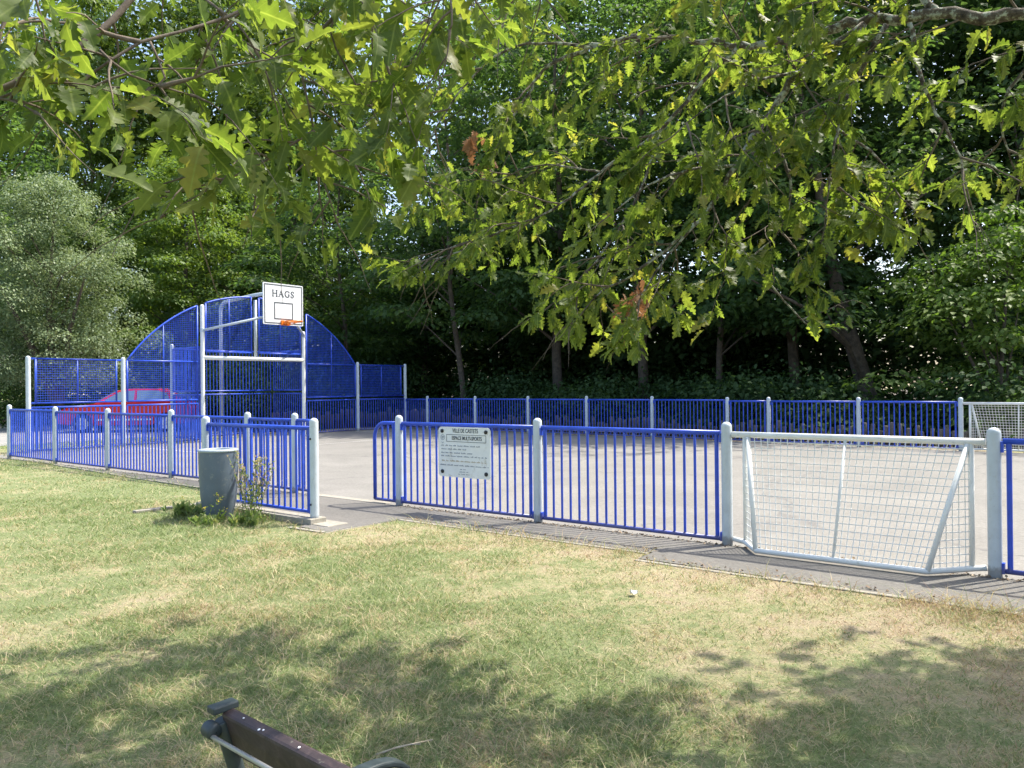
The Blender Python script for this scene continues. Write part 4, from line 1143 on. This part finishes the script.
def in_frame_limit(a, tip):                          # the near sprays end above these heights
    x = tip[0]/tip[1]*F+512; y = 386-(tip[2]-E)/tip[1]*F+(512-x)*.0101
    if a[1] > 3: return y < np.interp(x, [370, 400, 440, 480, 520, 560, 620, 680, 740, 800, 815, 850, 875, 900, 960, 1024], [280, 290, 280, 275, 335, 345, 368, 350, 310, 290, 340, 338, 290, 255, 240, 195])
    return y < np.interp(x, [-50, 60, 110, 150, 240, 330, 370, 420, 440, 490, 560], [165, 180, 175, 215, 235, 275, 255, 215, 90, 75, 20])
keep = [i for i in range(len(LV['P'])) if in_frame_limit(np.array(LV['P'][i]), np.array(LV['P'][i])+np.array(LV['A'][i])*LV['L'][i])]
LV = {k: [LV[k][i] for i in keep] for k in LV}
P, A, Nn, L = arr(LV); leaves_object('crown', P, A, Nn, L, 'oakleaf', oak, OAK, uv=True)
P, A, Nn, L = arr(LT); leaves_object('upper_crown', P, A, Nn, L, 'oakleaf', oak, [OAK[2], (SIMPLE, SIMPLE_F)], uv=True)
P, A, Nn, L = arr(dead); leaves_object('dead_leaves', P, A, Nn, L, 'deadleaf', oak, [OAK[1]])
twigs.build('twigs', M['twig'], oak)
print('oak leaves', len(LV['P']), len(LT['P']))

# ------------------------------------------------------------------ grass
def grass(n_d, name):
    P = []; 
    for (d0, d1, dens) in n_d:
        w1 = d1*.86+.5
        n = int((d1-d0)*2*w1*dens)
        y = rng.uniform(d0, d1, n); x = rng.uniform(-w1, w1, n)
        k = np.abs(x) < y*.84+.6; P.append(np.stack([x[k], y[k]], 1))
    P = np.concatenate(P)
    u = P@np.array([D1.x, D1.y]); v = P@np.array([D2.x, D2.y])
    lim = np.where(u < 3.05, 5.44, np.where(u < 5.95, 5.70, np.where(u < 8.7, 4.92, 5.9)))
    lim = np.where((u > 5.93) & (u < 6.55), 4.76, lim)
    lim = np.where(u > 10, 5.95+np.clip((u-10.2)/5.6, 0, 1)*.36, lim)
    lim = np.where(u > 15.8, 6.36, lim)
    edge = rng.random(len(u))**3*.07
    keep = (v < lim+edge) | (u > 18.3)
    keep &= ~((u > 22) & (v > -16)) 
    return P[keep], v[keep], lim[keep], u[keep]
def patch_noise(p, s, seed):                         # cheap smooth noise for length and density
    r = np.random.default_rng(seed); o = np.zeros(len(p))
    for k in range(7):
        a = r.random()*2*PI; f = s*r.uniform(.6, 2.2); o += np.sin((p[:, 0]*math.cos(a)+p[:, 1]*math.sin(a))*f+r.random()*7)
    return o/7*1.9
P, v, lim, u = grass([(2.5, 3.6, 9000), (3.6, 5, 6000), (5, 7, 3400), (7, 10, 1900), (10, 16, 700), (16, 22, 160)], 'grass')
pn = patch_noise(P, 1.6, 3); keep = rng.random(len(P)) < np.clip(.8+.4*pn+.4*patch_noise(P, 7.0, 8), .4, 1)
P, v, lim, u, pn = P[keep], v[keep], lim[keep], u[keep], pn[keep]
n = len(P); h = rng.uniform(.012, .036, n)*(1.1+.3*pn+.5*patch_noise(P, 9.0, 5)).clip(.6, 1.9)
edge = np.clip(1-(lim-v)/.12, 0, 1); h *= 1+edge*rng.uniform(0, 3.2, n)
db = np.hypot(P[:, 0]-BP.x, P[:, 1]-BP.y); h *= 1+2.2*np.exp(-(db/.38)**2)
tall = rng.random(n) < .01; h[tall] *= rng.uniform(1.3, 1.9, tall.sum())
D = P[:, 1]; wd = np.clip(.0018+.0005*D, .0024, .0095)*rng.uniform(.7, 1.3, n)
a = rng.random(n)*2*PI; bdir = rng.random(n)*2*PI; bend = rng.uniform(.5, 3.0, n)*h
side = np.stack([np.cos(a), np.sin(a), np.zeros(n)], 1)*wd[:, None]
base = np.stack([P[:, 0], P[:, 1], np.full(n, -.002)], 1)
lean_ = np.stack([np.cos(bdir)*bend, np.sin(bdir)*bend, np.zeros(n)], 1)
up = np.zeros((n, 3)); up[:, 2] = h
v0 = base-side*.5; v1 = base+side*.5; v2 = base+up*.6+lean_*.35+side*.38; v3 = base+up*.6+lean_*.35-side*.38; tip = base+up*np.array([1, 1, .92])+lean_
V = np.stack([v0, v1, v2, v3, tip], 1).reshape(-1, 3); o = np.arange(n)*5
rn = rng.random(n)
Fq = np.stack([o, o+1, o+2, o+3], 1); Ft = np.stack([o+3, o+2, o+4, o+4], 1)
# the tip as a second thin quad keeps all faces equal in size
tip2 = tip+side*.08
V = np.stack([v0, v1, v2, v3, tip, tip2], 1).reshape(-1, 3); o = np.arange(n)*6
Fc = np.concatenate([np.stack([o, o+1, o+2, o+3], 1), np.stack([o+3, o+2, o+5, o+4], 1)])
setting(np_mesh('grass', V, Fc, M['blade'], None, np.concatenate([rn, rn])), 'stuff')
print('blades', n)

# ------------------------------------------------------------------ weeds by the bin
def weed(name, label, c, n_st, hgt, spread, seed, seeds=True, flowers=0, leafn=14, cat='weed', group=None, lean=(0, 0)):
    r = random.Random(seed); t = thing(name, label, cat, c, group)
    S = {'P': [], 'A': [], 'N': [], 'L': []}; H = {'P': [], 'A': [], 'N': [], 'L': []}; Y = {'P': [], 'A': [], 'N': [], 'L': []}
    def rvv():
        return Vector((r.gauss(0, 1), r.gauss(0, 1), r.gauss(0, 1))).normalized()
    tuft = name == 'weed_tuft'
    for i in range(n_st):
        b = c+Vector((r.gauss(0, .5)*spread, r.gauss(0, .4)*spread, 0)); hh = hgt*r.uniform(.5, 1.05)
        tip_ = b+Vector((r.gauss(0, .2)*hh+lean[0]*hh, r.gauss(0, .16)*hh+lean[1]*hh, hh)); mid = b.lerp(tip_, .5)+Vector((0, 0, hh*.08))
        pts = crom([b, mid, tip_], .05); m = MB(); m.tube(pts, [.0022*(1-.7*k/len(pts)) for k in range(len(pts))], 4, False); m.build('stem', M['weed'], t)
        for k in range(leafn):
            q = pts[min(len(pts)-1, int(r.random()**1.3*len(pts)*.95))]; d = rvv(); d.z = abs(d.z)*.8+(.9 if tuft else .45)
            S['P'].append(q[:]); S['A'].append(d[:]); S['N'].append((Vector((0, 0, 1))+rvv()*.9)[:]); S['L'].append(r.uniform(.04, .1) if tuft else r.uniform(.02, .055))
        if seeds and hh > hgt*.55:
            for k in range(24):
                q = pts[-1].lerp(pts[max(0, int(len(pts)*.55))], r.random())+rvv()*.009
                H['P'].append(q[:]); H['A'].append((rvv()*.5+Vector((0, 0, .8)))[:]); H['N'].append(rvv()[:]); H['L'].append(r.uniform(.012, .028))
        if i < flowers:
            for k in range(10):
                q = pts[-1]+rvv()*.02
                Y['P'].append(q[:]); Y['A'].append(rvv()[:]); Y['N'].append(rvv()[:]); Y['L'].append(r.uniform(.012, .02))
    def put(nm, S_, mat):
        if S_['P']:
            a_ = tuple(np.array(S_[k], float) for k in 'PANL'); leaves_object(nm, *a_, mat, t, [(SIMPLE*np.array([.55 if nm == 'foliage' else .8, 1, 1]), SIMPLE_F)])
    put('foliage', S, 'weed'); put('seed_foliage', H, 'seed'); put('flower_foliage', Y, 'yellow')
    return t
weed('tall_weed', 'tall pinkish seeding weed clump between the bin and the entrance railing', W(7.16, 4.80), 24, .68, .09, 1, True, 8, 26)
weed('tall_weed', 'yellow flowered weed growing in front of the bin', BP+Vector((-.02, -.27, 0)), 7, .27, .12, 2, False, 6, 14)
weed('weed_tuft', 'green weedy tuft at the foot of the bin, on its shadow', W(7.9, 4.5), 34, .12, .17, 3, False, 0, 12)
weed('weed_tuft', 'green weedy tuft under the entrance railing, beside the tall weeds', W(7.0, 4.62), 18, .09, .15, 4, False, 0, 10)
weed('weed_tuft', 'short green tuft on the lawn just in front of the bin', W(7.3, 4.4), 12, .06, .15, 5, False, 0, 10)

# ------------------------------------------------------------------ dry leaves and dirt along the rails and kerbs
def debris(n):
    P = []
    for i in range(n):
        q = rm.random()
        if q < .45: u = rm.uniform(-3, 6.6); v = 6.36+rm.gauss(0, .025)
        elif q < .6: u = rm.uniform(8.5, 17.9); v = 6.37+rm.gauss(0, .025)
        elif q < .8:
            u = rm.uniform(-2, 5.9); v = (5.52 if u < 3.04 else 5.78)+abs(rm.gauss(0, .05))
        elif q < .83: u = rm.uniform(-2, 12); v = rm.uniform(3.0, 5.6)
        else: u = rm.uniform(-2, 6.6); v = 6.33+rm.gauss(0, .03)
        P.append(W(u, v, .012+rm.random()*.01)[:])
    P = np.array(P); A = rng.normal(0, 1, (n, 3)); A[:, 2] *= .25; Nn = np.array([0, 0, 1.])+rng.normal(0, .4, (n, 3))
    return P, A, Nn, rng.uniform(.006, .03, n)
setting(leaves_object('leaf_litter', *debris(2600), 'litter', None, [(SIMPLE, SIMPLE_F)]), 'stuff')
